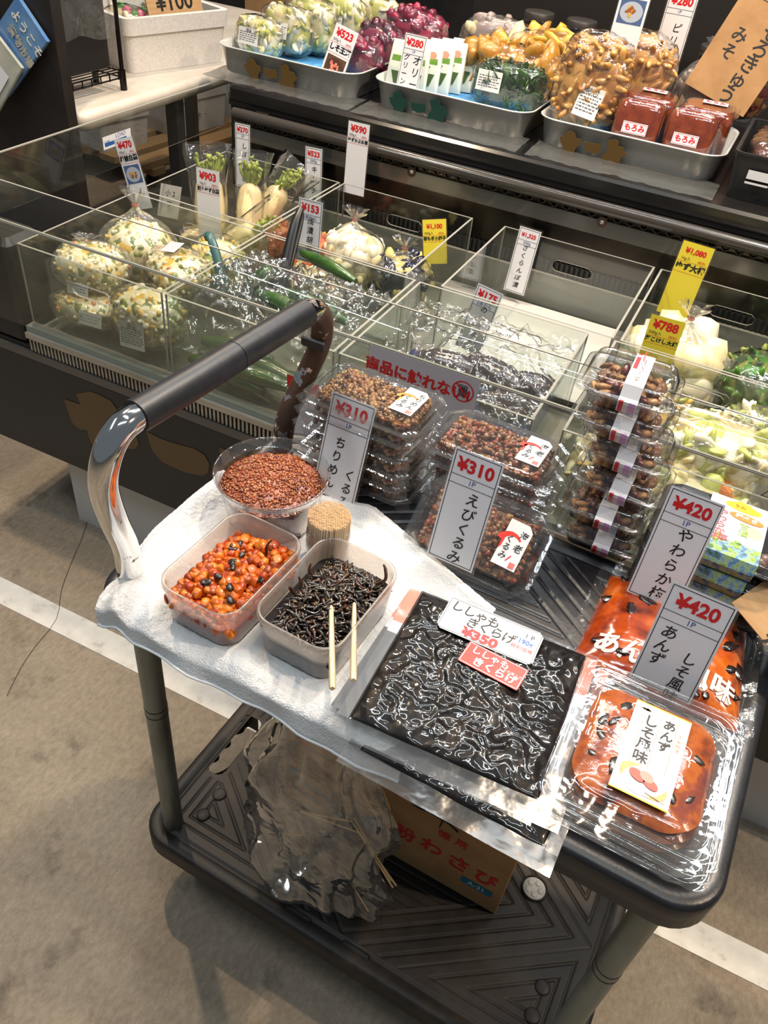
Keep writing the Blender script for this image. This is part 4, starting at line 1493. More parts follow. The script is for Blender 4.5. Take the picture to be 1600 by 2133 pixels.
apricot_tray('clear apricot pickle tray at the bottom of the front right pile', (0.590, 0.102, ZT + .0004), R(1), 'apricot trays in a pile of three')
apricot_tray('clear apricot pickle tray in the middle of the front right pile', (0.592, 0.104, ZT + .0128), R(-1), 'apricot trays in a pile of three')
t, sf = apricot_tray('topmost clear tray of orange apricot pickle with white printed card on it', (0.5895, 0.1065, ZT + .0250), R(2), 'apricot trays in a pile of three')
b = MB()
w, h = .053, .106
rect(b, -w / 2, -h / 2, w / 2, h / 2, 0, 0)
rect(b, -w / 2, -h / 2, w / 2, -h / 2 + .0016, 4, .0003)
rect(b, -w / 2, h / 2 - .0010, w / 2, h / 2, 4, .0003)
vletters(b, 'しそ風味', -.0085, .033, .0145, .0145, 1, .0005, .016)
vletters(b, 'あんず', .0085, .037, .0125, .0130, 1, .0005, .02)
for x in (-.0165, -.0005, .0155):
    rect(b, x, -.020, x + .0004, .046, 2, .0003)
vletters(b, '杏紫蘇漬', .0200, .030, .0048, .0056, 2, .0005)
# little blossom and twig at the top, picture of plums on a plate below
b.poly([(-.022, .046), (-.014, .0475), (-.010, .045), (-.016, .0440)], 5)
for x, y, r_ in ((-.019, .032, .003), (-.0215, .026, .0022), (-.013, .039, .003)):
    for k in range(5):
        disc(b, x + r_ * .8 * math.cos(k * 1.257), y + r_ * .8 * math.sin(k * 1.257), r_ * .55, r_ * .55, 6, .0004, 8)
disc(b, 0, -.033, .0235, .0135, 7, .0004, 24, R(-20))
disc(b, .001, -.033, .0200, .0150, 8, .0005, 24, R(20))
for x, y, rx, ry, mi in ((-.0060, -.0305, .0085, .0052, 9), (.0020, -.0285, .0068, .0050, 10), (.0065, -.0340, .0078, .0046, 9)):
    disc(b, x, y, rx, ry, mi, .0007 + .0001 * mi, 18, R(-25))
b.add([(.004, -.0445, .0009), (.0225, -.0475, .0009), (.0225, -.0468, .0009), (.004, -.0438, .0009)], [(0, 1, 2, 3)], 5)
b.obj('printed_card', [mat('tray_card', (232, 232, 234), .35), BLACKINK, mat('rule_orange', (206, 110, 60), .5), BLACKINK, mat('lime_edge', (190, 214, 40), .5), mat('twig_brown', (104, 84, 40), .5),
                       mat('blossom_pink', (232, 206, 214), .5), mat('plate_tan', (198, 160, 104), .5), mat('plate_pink_white', (236, 222, 224), .5), mat('plum_red', (206, 70, 56), .45),
                       mat('plum_pink', (214, 132, 120), .45)], t, (0.003, -0.002, 0.0192), (0, 0, R(-1)))

# ---------------------------------------------------------------- apricot pouch behind the price card
t = thing('apricot_pouch', 'orange apricot pouch lettered in white with dark shiso patches, behind the apricot tray', 'pouch', (0.5755, 0.2830, ZT + .0006), (0, 0, R(3)))
w, d = .176, .158


def pf(x, y):
    e = max(0, 1 - abs(2 * x / w) ** 3) * max(0, 1 - abs(2 * y / d) ** 3)
    return .002 + .030 * e ** .6 + .002 * noise.noise(Vector((x * 40, y * 40, 11))) * e


b = MB()
b.grid(lambda u, v: ((u - .5) * w * (1 - .08 * v), (v - .5) * d, pf((u - .5) * w, (v - .5) * d)), 60, 60, 0, None, True)
b.grid(lambda u, v: ((.5 - u) * w * (1 - .08 * v), (v - .5) * d, .0012), 6, 6, 0, None, True)
r = random.Random(4)
for i in range(20):
    x, y = r.uniform(-.44, .44) * w, r.uniform(-.42, .44) * d
    b.sphere((x * .96, y, pf(x, y) - .0004), r.uniform(.006, .012), 1, 2, (1.2, .6, .12), Euler((0, 0, r.uniform(0, 3))), .25, r)
b.obj('apricot_pickle', [mat('pouch_apricot', (190, 70, 16), 0.16, coat=1.0, cols=[(0.32, (60, 24, 16)), (0.41, (140, 50, 14)), (0.50, (170, 70, 16)), (0.60, (190, 96, 22)), (0.70, (140, 58, 26)), (0.76, (60, 26, 18))], nscale=20, ndet=3,
                              bump=0.5, bscale=38, bdet=2), mat('pouch_shiso', (34, 22, 20), .2, coat=1)], t)
b = MB()
for sx in (-1, 1):
    b.grid(lambda u, v: (sx * (w / 2 * (1 - .08 * v) + .016 * u - .002), (v - .5) * d * 1.04, .0015 + .005 * u * (1 + noise.noise(Vector((v * 9, sx, 4))))), 4, 26, 0, None, True)
b.grid(lambda u, v: ((u - .5) * w * .92, d / 2 - .002 + v * .016, .002 + .008 * v * (1 + noise.noise(Vector((u * 9, 1, 4))))), 26, 4, 0, None, True)
b.obj('sealed_margin', CRINK, t)


def outlined(mb, ch, x, y, s, z):
    letters(mb, ch, x, y, s, 1, z, R(-4), .055)
    letters(mb, ch, x, y, s, 2, z + .0003, R(-4), .035)
    letters(mb, ch, x, y, s, 0, z + .0006, R(-4), .012)


b = MB()
for ch, x, y in (('あ', -.060, -.050), ('ん', -.034, -.052), ('ず', -.012, -.054), ('し', .010, -.052), ('風', .034, -.050), ('味', .062, -.050)):
    outlined(b, ch, x, y, .027, 0)
b.v = [(x, y, z + pf(x, y) + .0006) for x, y, z in b.v]
b.obj('pouch_lettering', [mat('pouch_white', (228, 228, 230), .3), mat('pouch_brown', (112, 30, 20), .4), mat('pouch_cream', (236, 200, 180), .4)], t)

# ---------------------------------------------------------------- soft plum packs (black trays, printed sleeve)
BTR = mat('black_tray_gloss', (22, 20, 22), 0.18, coat=.4)
PLM = mat('plum_brown', (112, 84, 72), 0.3, coat=.6, cols=[(.3, (84, 58, 50)), (.7, (140, 108, 92))], nscale=40, bump=.4, bscale=60)


def plum_pack(label, loc, rz):
    t = thing('soft_plum_pack', label, 'food pack', loc, (0, 0, rz), 'soft plum packs stacked at the back right')
    w, d, h = .150, .112, .0255
    b = MB()
    b.loft([(w - .026, d - .026, .010, .0004), (w - .012, d - .012, .014, .012), (w - .010, d - .010, .014, .0155), (w, d, .016, .0158), (w, d, .016, .0170), (w - .012, d - .012, .014, .0168), (w - .016, d - .016, .013, .010)], 0, None, 5, (True, True))
    b.obj('black_tray', BTR, t)
    b = MB()
    b.loft([(w - .001, d - .001, .016, .0173), (w - .009, d - .009, .014, .0180), (w - .014, d - .014, .013, h - .001), (w - .018, d - .018, .012, h)], 0, None, 5, (False, True))
    b.obj('lid', CLEARB, t)
    r = random.Random(6)
    b = MB()
    for i in range(22):
        b.sphere((r.uniform(-.44, .44) * (w - .03), r.uniform(-.42, .42) * (d - .03), .014), .0085, 0, 2, (1.1, .9, .85), Euler((0, 0, r.random() * 6)), .05, r)
    b.obj('plums', PLM, t)['kind'] = 'stuff'
    # printed sleeve over the lid and down the front
    b = MB()
    sw = .066
    x0, x1 = -sw / 2, sw / 2
    z = h + .0006
    rect(b, x0, -d / 2 + .004, x1, d / 2 - .004, 0, z)
    b.add([(x0, -d / 2 + .004, z), (x0, -d / 2 - .0008, .015), (x1, -d / 2 - .0008, .015), (x1, -d / 2 + .004, z)], [(0, 1, 2, 3)], 5)
    b.add([(x0, -d / 2 - .0008, .015), (x0, -d / 2 + .004, .003), (x1, -d / 2 + .004, .003), (x1, -d / 2 - .0008, .015)], [(0, 1, 2, 3)], 5)
    rect(b, x0, -d / 2 + .004, x1, -d / 2 + .030, 5, z + .0002)
    for i in range(16):
        q = r.choice((3, 3, 6))
        disc(b, r.uniform(x0 + .004, x1 - .004), r.uniform(-d / 2 + .006, -d / 2 + .036), r.uniform(.002, .004), r.uniform(.002, .004), q, z + .0003 + .00002 * i, 12)
    disc(b, .004, .040, .021, .0075, 7, z + .0005, 12, R(-4))
    disc(b, .002, .042, .014, .0095, 7, z + .00052, 7)
    letters(b, 'うの', 0, .040, .007, 2, z + .0008, 0, .02)
    disc(b, .010, .022, .0195, .0068, 8, z + .0006, 24, R(-6))
    letters(b, '種ぬき', .010, .022, .0085, 9, z + .0009, R(-4), .02)
    disc(b, .021, .001, .0095, .0105, 4, z + .0003, 18)
    vletters(b, '甘漬', .010, .006, .0120, .0130, 3, z + .0006, .01)
    vletters(b, 'やわらか', -.016, .020, .0120, .0118, 1, z + .0006, .012, .0006)
    letters(b, '梅', -.012, -.028, .018, 1, z + .0008, 0, .004)
    b.obj('printed_sleeve', [mat('sleeve_white', (226, 230, 232), .4), mat('sleeve_pinkred', (214, 76, 84), .45), REDINK, mat('plum_green', (134, 168, 70), .5), mat('pale_yellow', (232, 226, 150), .5),
                             mat('sky_blue', (110, 150, 206), .5, cols=[(.35, (60, 96, 60)), (.45, (96, 138, 190)), (.55, (150, 180, 120)), (.65, (110, 140, 60))], nscale=110), mat('leaf_green', (70, 112, 50), .5), mat('burst_yellow', (240, 218, 30), .5),
                             mat('oval_orange', (226, 122, 48), .5), mat('cream_white', (244, 240, 230), .5)], t, (.010, 0, 0))
    return t


for k, nm_ in enumerate(('at the bottom of the plum stack', 'second from the bottom of the plum stack', 'just under the topmost plum tray')):
    plum_pack('black soft plum tray with printed sleeve, ' + nm_, (0.583 + .003 * (k % 2), 0.394 + .002 * (k % 2), ZT + .0004 + .0262 * k), R(1 - k))
plum_pack('topmost black soft plum tray, white sleeve with yellow burst and orange oval', (0.583, 0.394, ZT + .0790), R(1))

# handwritten cardboard sign at the right edge
CARDB = mat('corrugated_cardboard', (190, 150, 104), 0.75, cols=[(.3, (178, 138, 94)), (.7, (202, 164, 118))], nscale=30, stretch=(.3, 3, 1), bump=.1, bscale=120)
CARDD = mat('brown_cardboard', (168, 128, 84), 0.8, cols=[(.3, (156, 116, 74)), (.7, (180, 140, 94))], nscale=14, bump=.08, bscale=150)
A_, B_, C_ = Vector((0.619, 0.325, 0.745)), Vector((0.667, 0.300, 0.730)), Vector((0.626, 0.392, 0.800))
ax = (B_ - A_).normalized()
ay = (C_ - A_)
ay = (ay - ax * ay.dot(ax)).normalized()
az = ax.cross(ay)
m = Matrix((ax, ay, az)).transposed().to_4x4()
m.translation = A_
t = thing('cardboard_sign', 'brown cardboard sign with black brush writing at the right end of the trolley', 'sign', (0, 0, 0))
t.matrix_world = m
b = MB()
b.box(.075, .10, -.002, .15, .20, .004)
b.obj('board', CARDB, t)
b = MB()
letters(b, 'ん', .046, .062, .034, 0, .0006, R(12), .03)
letters(b, 'ず', .040, .034, .036, 0, .0006, R(12), .03)
letters(b, '州', .058, .008, .024, 0, .0006, R(8), .03)
b.obj('brush_writing', BLACKINK, t)

# ================================================================ lower deck: powder wasabi carton, bag of used picks
t = thing('cardboard_carton', 'brown cardboard carton printed with red lettering on the lower trolley deck', 'carton', (0.159, 0.165, ZB + .0006))
W_, H_, D_ = .363, .196, .150
b = MB()
b.box(W_ / 2, D_ / 2, H_ / 2, W_, D_, H_, 0, None, .0015)
b.box(W_ / 2, D_ / 2, H_ + .0006, W_ - .01, .045, .0006, 2)
b.obj('box_body', [CARDD, REDINK, mat('packing_tape', (160, 128, 84), .25)], t)
b = MB()


def P(x, z):
    return x - 0.159, z - ZB


RB, BB = 0, 1
for ch, x, z, s, bo in (('徳', .420, .295, .020, .015), ('用', .446, .296, .020, .015), ('粉', .364, .243, .036, .022), ('わ', .407, .246, .036, .026), ('さ', .450, .243, .038, .026), ('び', .492, .243, .036, .026)):
    px, pz = P(x, z)
    letters(b, ch, px, pz, s, RB, .0003, R(-2), bo)
px, pz = P(.484, .212)
rect(b, px - .024, pz - .008, px + .024, pz + .008, BB, .0003)
letters(b, 'A-31', px, pz, .0135, 3, .0006, 0, .02)
# left half: blue rounded frame with a bowl shape and red signs
px, pz = P(.245, .262)
fr = rrect(.165, .125, .02, 5)
fi = rrect(.160, .120, .018, 5)
n = len(fr)
b.add([(px + x, pz + y, .0003) for x, y in fr] + [(px + x, pz + y, .0003) for x, y in fi], [(i, (i + 1) % n, (i + 1) % n + n, i + n) for i in range(n)], BB)
b.poly([(.010, .035), (.075, .028), (.168, .060), (.172, .034), (.12, .022), (.05, .026), (.012, .05)], BB, Matrix.Translation((0, 0, .0003)))
b.poly([(px + .078, pz - .060), (px + .078, pz - .01), (px + .060, pz - .03), (px + .02, pz - .055)], BB, Matrix.Translation((0, 0, .0004)))
disc(b, .055, .070, .050, .018, BB, .0004, 28, R(-12))
disc(b, .058, .074, .040, .012, 4, .0006, 28, R(-12))
letters(b, '本', .030, .165, .026, RB, .0004, 0, .03)
letters(b, '味', .072, .122, .016, RB, .0006, 0, .03)
# felt pen scribble
s = MB()
for pts in ([(.195, .176, .001), (.205, .168, .001), (.222, .165, .001), (.228, .172, .001), (.215, .182, .001), (.198, .183, .001), (.195, .176, .001)],
            [(.222, .170, .001), (.242, .168, .001), (.262, .166, .001), (.278, .158, .001)], [(.252, .180, .001), (.2535, .165, .001), (.252, .146, .001)]):
    s.tube(pts, .0011, 6, 0, sub=5)
b.obj('printing', [mat('carton_red', (196, 44, 40), .6), mat('carton_blue', (34, 112, 146), .6), BLACKINK, mat('carton_pale', (200, 214, 206), .6), CARDD], t, (0, -.0004, 0), (PI / 2, 0, 0))
s.obj('pen_scribble', BLACKINK, t, (0, -.0004, 0), (PI / 2, 0, 0))

PICK = mat('pick_wood', (214, 180, 128), .6)
t = thing('plastic_bag', 'thin clear plastic bag of used toothpicks hanging under the towel by the carton', 'plastic bag', (0.285, 0.045, 0.200))
b = MB()
rings = []
N = 60
for k in range(30):
    f = k / 29.0
    z = .012 + f * .420
    wx = .100 * (1 - .30 * f) * (.60 + .55 * math.sin(PI * min(1, f * .75 + .22)))
    wy = .030 * (.7 + .6 * math.sin(PI * min(1, f * .8 + .15)))
    ring = []
    for i in range(N):
        a = 2 * PI * i / N
        nn = noise.noise(Vector((math.cos(a) * 1.8, math.sin(a) * 1.8, f * 4)))
        nf = abs(noise.noise(Vector((math.cos(a) * 3.2, math.sin(a) * 3.2, f * 4 + 3)))) * 1.3
        r_ = 1 + .30 * nn - .34 * nf
        x = wx * r_ * math.cos(a) + .045 * f * 0 - .01
        y = wy * r_ * math.sin(a)
        zz = z + .020 * math.cos(2 * a + 1) * (1 - f) + .018 * noise.noise(Vector((a, f * 3, 9)))
        # one corner hangs out to the right
        x += .030 * max(0, math.cos(a)) ** 4 * (1 - f)
        zz += (.030 - .05 * max(0, math.cos(a)) ** 3 * 0) * (1 - f) * 0
        ring.append((x, y, zz))
    rings.append(ring)
b.rings(rings, 0, None, (True, False))
b.obj('bag_film', film('bag_film', haze=0.035, rough=0.08, bump=0.5, bscale=22, bdet=2, boost=2.6, dist=.008, hcol=(180, 185, 190)), t)
LBS = ['used toothpick at the right of the three pointing down in the bag corner', 'used toothpick in the middle of the three pointing down in the bag corner', 'used toothpick at the left of the three pointing down in the bag corner',
       'used toothpick of the crossed pair in the bag, longer one', 'used toothpick of the crossed pair in the bag, shorter one', 'used toothpick standing upright high in the clear bag',
       'used toothpick lying alone at the left of the clear bag', 'used toothpick low in the clear bag between pair and corner']
for p, q, lb in (((.115, -.006, .155), (.040, .000, .250), 0), ((.118, -.004, .160), (.050, -.004, .245), 0), ((.108, .002, .150), (.046, .006, .238), 0), ((-.02, -.01, .215), (.06, .0, .225), 0),
                 ((-.02, -.006, .208), (.045, .004, .232), 0), ((.02, .0, .31), (.030, .0, .385), 0), ((-.075, .0, .09), (-.02, -.004, .145), 0), ((.05, -.01, .13), (.09, -.008, .06), 0)):
    bb = MB()
    bb.tube([p, q], [.0012, .0009], 6, 0)
    o = bb.obj('used_toothpick', PICK, None, t.location)
    tag(o, LBS.pop(0), 'toothpick', 'used toothpicks in the clear bag')


# ================================================================ acrylic bins in the showcase
def bin_wall(b, M, w, h, slot=True):
    """wall in local x (width) / y (height), 4 mm thick, with a rounded hand slot"""
    if not slot:
        b.box(0, h / 2, 0, w, h, .004, 0, M)
    else:
        sw, sh, cy = .088, .024, h - .052
        ang = sorted(set([math.atan2(h - cy, w / 2), math.atan2(h - cy, -w / 2), math.atan2(-cy, -w / 2), math.atan2(-cy, w / 2)] + [-PI + 2 * PI * i / 40 for i in range(40)]))
        inner, outer = [], []
        for a in ang:
            c, s = math.cos(a), math.sin(a)
            k = min((w / 2) / abs(c) if abs(c) > 1e-6 else 9, ((h - cy) if s > 0 else cy) / abs(s) if abs(s) > 1e-6 else 9)
            outer.append((k * c, cy + k * s))
            lo_, hi_ = 0, .1
            for _ in range(24):
                m_ = (lo_ + hi_) / 2
                x, y = abs(m_ * c), abs(m_ * s)
                q = max(0, x - (sw / 2 - sh / 2))
                if math.hypot(q, y) < sh / 2:
                    lo_ = m_
                else:
                    hi_ = m_
            inner.append((lo_ * c, cy + lo_ * s))
        n = len(ang)
        vs = [(x, y, z) for z in (-.002, .002) for x, y in outer + inner]
        fs = []
        for i in range(n):
            j = (i + 1) % n
            fs += [(2 * n + i, 2 * n + j, 3 * n + j, 3 * n + i), (j, i, n + i, n + j)]
        b.add(vs, fs, 0, M)
        b.add(vs, [(n + i, n + (i + 1) % n, 3 * n + (i + 1) % n, 3 * n + i) for i in range(n)], 1, M)
    b.add([(-w / 2, h, -.0021), (w / 2, h, -.0021), (w / 2, h, .0021), (-w / 2, h, .0021)], [(0, 1, 2, 3)], 1, M)
    b.add([(-w / 2, h + .0004, -.0021), (w / 2, h + .0004, -.0021), (w / 2, h + .0004, .0021), (-w / 2, h + .0004, .0021)], [(0, 3, 2, 1)], 1, M)


def acrylic_bin(label, x0, x1, y0, y1, z0=.5335, h=.1565):
    cx, cy = (x0 + x1) / 2, (y0 + y1) / 2
    w, d = x1 - x0, y1 - y0
    b = MB()
    RX = Matrix.Rotation(PI / 2, 4, 'X')
    bin_wall(b, Matrix.Translation((0, -d / 2 + .002, 0)) @ RX, w, h)
    bin_wall(b, Matrix.Translation((0, d / 2 - .002, 0)) @ RX, w, h)
    RZ = Matrix.Rotation(PI / 2, 4, 'Z') @ RX
    bin_wall(b, Matrix.Translation((-w / 2 + .002, 0, 0)) @ RZ, d - .008, h, False)
    bin_wall(b, Matrix.Translation((w / 2 - .002, 0, 0)) @ RZ, d - .008, h, False)
    b.box(0, 0, .002, w - .008, d - .008, .004, 0)
    for sx in (-1, 1):
        for sy in (-1, 1):
            b.box(sx * (w / 2 - .0012), sy * (d / 2 - .0012), h / 2, .0026, .0026, h - .001, 1)
    o = b.obj('acrylic_bin', [ACRY, ACEDGE], None, K(cx, cy, z0), KR())
    tag(o, label, 'acrylic bin', 'clear acrylic bins in the showcase')
    return o


acrylic_bin('clear acrylic bin of chopped mixed pickles at the front left', 0.004, 0.327, -.018, 0.307)
acrylic_bin('clear acrylic bin of bagged cucumbers behind the trolley handle', 0.334, 0.664, -.018, 0.300)
acrylic_bin('clear acrylic bin of aubergines in blue wrap behind the walnut stacks', 0.672, 1.000, -.018, 0.298)
acrylic_bin('clear acrylic bin of cabbage pickles at the front right', 1.046, 1.370, -.018, 0.300)
acrylic_bin('clear acrylic bin of leafy white radishes at the back left', 0.000, 0.312, 0.325, 0.650)
acrylic_bin('clear acrylic bin of daikon sack and kimchi, second from the left at the back', 0.320, 0.640, 0.305, 0.655)
acrylic_bin('empty clear acrylic bin with a tall white card, at the back', 0.712, 1.042, 0.305, 0.660)
acrylic_bin('clear acrylic bin of white turnip and green pickle at the back right', 1.054, 1.380, 0.305, 0.660)

# ---------------------------------------------------------------- bagged pickles
FM = {}
SRGB = {}


def fm(n, c, c2=None, rough=.35, coat=.4, **kw):
    if n not in FM:
        SRGB[n] = tuple((a_ + b_) / 2 for a_, b_ in zip(c, c2 or c))
        FM[n] = mat(n, c, rough, coat=coat, cols=[(.3, c), (.7, c2 or tuple(min(255, int(v * 1.15)) for v in c))], nscale=45, bump=.25, bscale=90, **kw)
    return FM[n]


CRM = fm('pickle_cream', (222, 204, 150), (238, 226, 184), sss=.1)
YEL = fm('pickle_yellow', (212, 166, 50), (226, 190, 84))
GRN = fm('pickle_green', (96, 110, 34), (140, 146, 56))
LGR = fm('pickle_light_green', (176, 186, 90), (206, 210, 128))
ORG = fm('pickle_orange', (214, 110, 40), (230, 140, 64))
WHT = fm('pickle_white', (232, 222, 192), (244, 238, 216), sss=.1)
BRN = fm('pickle_brown', (160, 108, 38), (196, 146, 60))
DKG = fm('pickle_dark_green', (22, 44, 16), (44, 72, 24))
KIM = fm('kimchi_orange', (214, 84, 30), (232, 122, 56))
PUR = fm('perilla_purple', (96, 20, 48), (136, 34, 66))
NAV = fm('aubergine_navy', (22, 22, 40), (34, 32, 54), .12, .9)
WRAP = film('bag_wrap', haze=0.04, rough=0.07, bump=0.5, bscale=40, bdet=3, boost=2.4, dist=.006)
WRAPM = film('milky_bag_wrap', haze=0.11, rough=0.12, bump=0.7, bscale=34, bdet=3, boost=1.6, dist=.008)


def sticker(t, w, h, loc, rot, rows=5, seed=1, head=None, m=None):
    b = MB()
    rect(b, -w / 2, -h / 2, w / 2, h / 2, 0, 0)
    r = random.Random(seed)
    for k in range(rows):
        y = h / 2 - h * (.30 + .62 * k / rows)
        x = -w / 2 + w * .07
        while x < w / 2 - w * .14:
            l = r.uniform(.03, .16) * w
            rect(b, x, y, min(x + l, w / 2 - w * .05), y + h * .045, 1, .0003)
            x += l + w * .035
    if head:
        letters(b, head, 0, h * .33, h * .24, 1, .0004, 0, .02)
    return b.obj('sticker', [m or mat('sticker_white', (226, 224, 218), .45), mat('sticker_print', (96, 94, 98), .5)], t, loc, rot)


def food_bag(label, cat, pos, size, fill, n, lump, seed, rot=0.0, wrap=None, tie=0.0, name='pickle_bag', tilt=0.0, group=None, chunk=(1, .7, .6), roll=0.0, box=2.6, core=None, cratio=.93, puff=1.06):
    """fill: list of (material, weight)"""
    w, d, h = size
    t = thing(name, label, cat, pos, (tilt, roll, CA + rot), group)
    r = random.Random(seed)
    b = MB()
    e = 2.0 / box

    def shell(a, ph):
        c, s = math.cos(a), math.sin(a)
        cp, sp = math.cos(ph), math.sin(ph)
        f = lambda v: math.copysign(abs(v) ** e, v)
        return Vector((f(c) * abs(cp) ** e * w / 2, f(s) * abs(cp) ** e * d / 2, h / 2 + f(sp) * h / 2))
    # core
    rings = []
    for k in range(9):
        ph = -PI / 2 + .12 + (PI - .24) * k / 8
        rings.append([tuple(Vector((0, 0, h / 2)) + (shell(2 * PI * i / 16, ph) - Vector((0, 0, h / 2))) * cratio) for i in range(16)])
    b.rings(rings, len(fill), None)
    for i in range(n):
        a, ph = r.uniform(0, 2 * PI), math.asin(r.uniform(-.75, 1))
        p = Vector((0, 0, h / 2)) + (shell(a, ph) - Vector((0, 0, h / 2))) * r.uniform(.84, .93)
        q = r.uniform(*lump) * .82
        b.sphere(p, q, r.choices(range(len(fill)), [f[1] for f in fill])[0], 1 if q < .008 else 2, chunk, Euler((r.uniform(0, 6), r.uniform(0, 6), r.uniform(0, 6))), .14, r)
    b.obj('filling', [f[0] for f in fill] + [patch('chopped_' + '_'.join(f[0].name for f in fill), [(SRGB[f[0].name], f[1]) for f in fill], 1 / (lump[1] * 1.5))], t)
    # wrap
    b = MB()
    rings = []
    N = 48
    for k in range(26):
        ph = -PI / 2 + .05 + (PI - .1) * k / 25
        ring = []
        for i in range(N):
            a = 2 * PI * i / N
            p = shell(a, ph) - Vector((0, 0, h / 2))
            nn = noise.noise(p * 30 + Vector((seed, 0, 0))) * .07 + abs(noise.noise(p * 62 + Vector((0, seed, 0)))) * .07
            p = p * (puff + nn)
            if tie and ph > 0.7:
                s = (ph - .7) / (PI / 2 - .7)
                s = s * s * (3 - 2 * s)
                g = 1 - s * .86
                p = Vector((p.x * g, p.y * g, p.z + tie * .5 * s + .0015 * math.sin(a * 9)))
            ring.append((p.x, p.y, max(.0006, p.z + h / 2)))
        rings.append(ring)
    if tie:
        top = rings[-1]
        zz = sum(p[2] for p in top) / N
        for k, (rad, dz) in enumerate(((.0055, .004), (.0055, .009), (.011, .018), (.020, .030), (.024, .038))):
            rings.append([(rad * (1 + .35 * math.sin(7 * a + k) * (k > 1)) * math.cos(a), rad * .7 * (1 + .3 * math.sin(5 * a) * (k > 1)) * math.sin(a), zz + dz * tie * 22 + .003 * math.sin(a * 3) * (k > 2))
                          for a in [2 * PI * i / N for i in range(N)]])
    b.rings(rings, 0, None, (True, not tie))
    b.obj('wrap', wrap or WRAP, t)
    if tie:
        q = MB()
        q.lathe([(.0060, zz + .003 * tie * 22), (.0072, zz + .006 * tie * 22), (.0060, zz + .009 * tie * 22)], 14)
        q.obj('tie_band', mat('tape_pink', (196, 132, 118), .5), t)
    return t


mixed = [(CRM, 6), (YEL, 2), (GRN, 2), (ORG, .5), (WHT, 2)]
ZC = .5385
g_ = 'bags of chopped pickles in the front left bin'
t = food_bag('chopped pickle bag at the lower left front of the left bin, sticker low', 'pickle bag', K(.100, .045, ZC), (.150, .100, .060), mixed, 190, (.006, .010), 1, .1, WRAPM, group=g_)
sticker(t, .05, .026, (.035, -.053, .036), (R(76), 0, 0), 3, 1)
t = food_bag('chopped pickle bag of big white cubes with large printed sticker, front right of left bin', 'pickle bag', K(.238, .050, ZC), (.150, .105, .100), [(WHT, 4), (YEL, 2), (GRN, 2), (CRM, 2)], 210, (.0065, .0105), 2, -.05, WRAP, group=g_, chunk=(1.1, .85, .6))
sticker(t, .060, .050, (.004, -.057, .036), (R(80), R(-6), 0), 7, 2, '浅漬')
t = food_bag('rounded chopped pickle bag piled at the far left of the left bin', 'pickle bag', K(.085, .075, .5960), (.140, .110, .080), mixed, 180, (.006, .010), 3, .25, WRAPM, .012, group=g_)
sticker(t, .045, .024, (.0, -.060, .020), (R(80), 0, R(-8)), 3, 3)
t = food_bag('tall chopped pickle bag tied at its top, at the back left of the left bin', 'pickle bag', K(.085, .215, ZC), (.150, .130, .140), mixed, 210, (.006, .010), 4, .0, WRAPM, .045, group=g_)
t = food_bag('chopped pickle bag leaning behind the big cubes, small sticker on top', 'pickle bag', K(.220, .165, .5960), (.150, .110, .070), mixed, 190, (.006, .010), 5, -.5, WRAP, group=g_)
sticker(t, .046, .028, (-.02, .0, .0755), (R(4), 0, R(-50)), 4, 5)
t = food_bag('yellow-green cabbage pickle bag at the back right of the left bin', 'pickle bag', K(.250, .250, ZC), (.120, .100, .135), [(LGR, 4), (YEL, 2), (CRM, 3)], 120, (.008, .014), 6, .3, WRAP, group=g_, chunk=(1.2, .7, .35))

# leafy radishes in bags, back left
LEAF = fm('radish_leaf', (112, 128, 36), (150, 160, 60))
RAD = fm('radish_skin', (236, 212, 150), (246, 230, 184), sss=.15)


def radish(label, base, top, r0, seed):
    t = thing('bagged_radish', label, 'radish', base, (0, 0, 0), 'leafy white radishes in clear bags')
    A = Vector((0, 0, 0))
    B = Vector(top) - Vector(base)
    r = random.Random(seed)
    b = MB()
    b.tube([A - B * .05, A, B * .25, B * .6, B * .88, B], [r0 * .3, r0 * .62, r0 * .95, r0, r0 * .85, r0 * .35], 20, 0, sub=4)
    b.obj('root', RAD, t)
    b = MB()
    ax_ = B.normalized()
    for i in range(22):
        a = r.uniform(0, 2 * PI)
        s = Vector((math.cos(a), math.sin(a), 0)) * r0 * r.uniform(.2, .8)
        p = B + s * .3
        q = B + ax_ * r.uniform(.018, .045) + s * 1.3
        b.tube([p, (p + q) / 2 + s * .3, q], [.003, .0035, .0015], 6, 0, sub=3)
        b.sphere(q, r.uniform(.006, .010), 0, 1, (1, .6, .5), Euler((r.random() * 6, r.random() * 6, 0)), .25, r)
    b.obj('leaves', LEAF, t)
    b = MB()
    pts = [A - B * .08, A, B * .3, B * .7, B, B + ax_ * .045, B + ax_ * .065]
    N = 26
    z0 = len(b.v)
    up_ = Vector((0, 1, 0))
    rings = []
    for k, p in enumerate(pts):
        n1 = ax_.cross(up_).normalized()
        n2 = ax_.cross(n1)
        rr_ = [r0 * .5, r0 * .95, r0 * 1.15, r0 * 1.2, r0 * 1.25, r0 * 1.5, r0 * 1.6][k]
        rings.append([tuple(p + n1 * rr_ * (1 + .16 * math.sin(5 * a + k + seed) + .1 * noise.noise(Vector((a * 3, k, seed)))) * math.cos(a) + n2 * rr_ * (.8 + .16 * math.sin(4 * a + k)) * math.sin(a))
                      for a in [2 * PI * i / N for i in range(N)]])
    b.rings(rings, 0, None, (False, False))
    b.obj('wrap', WRAP, t)
    return t


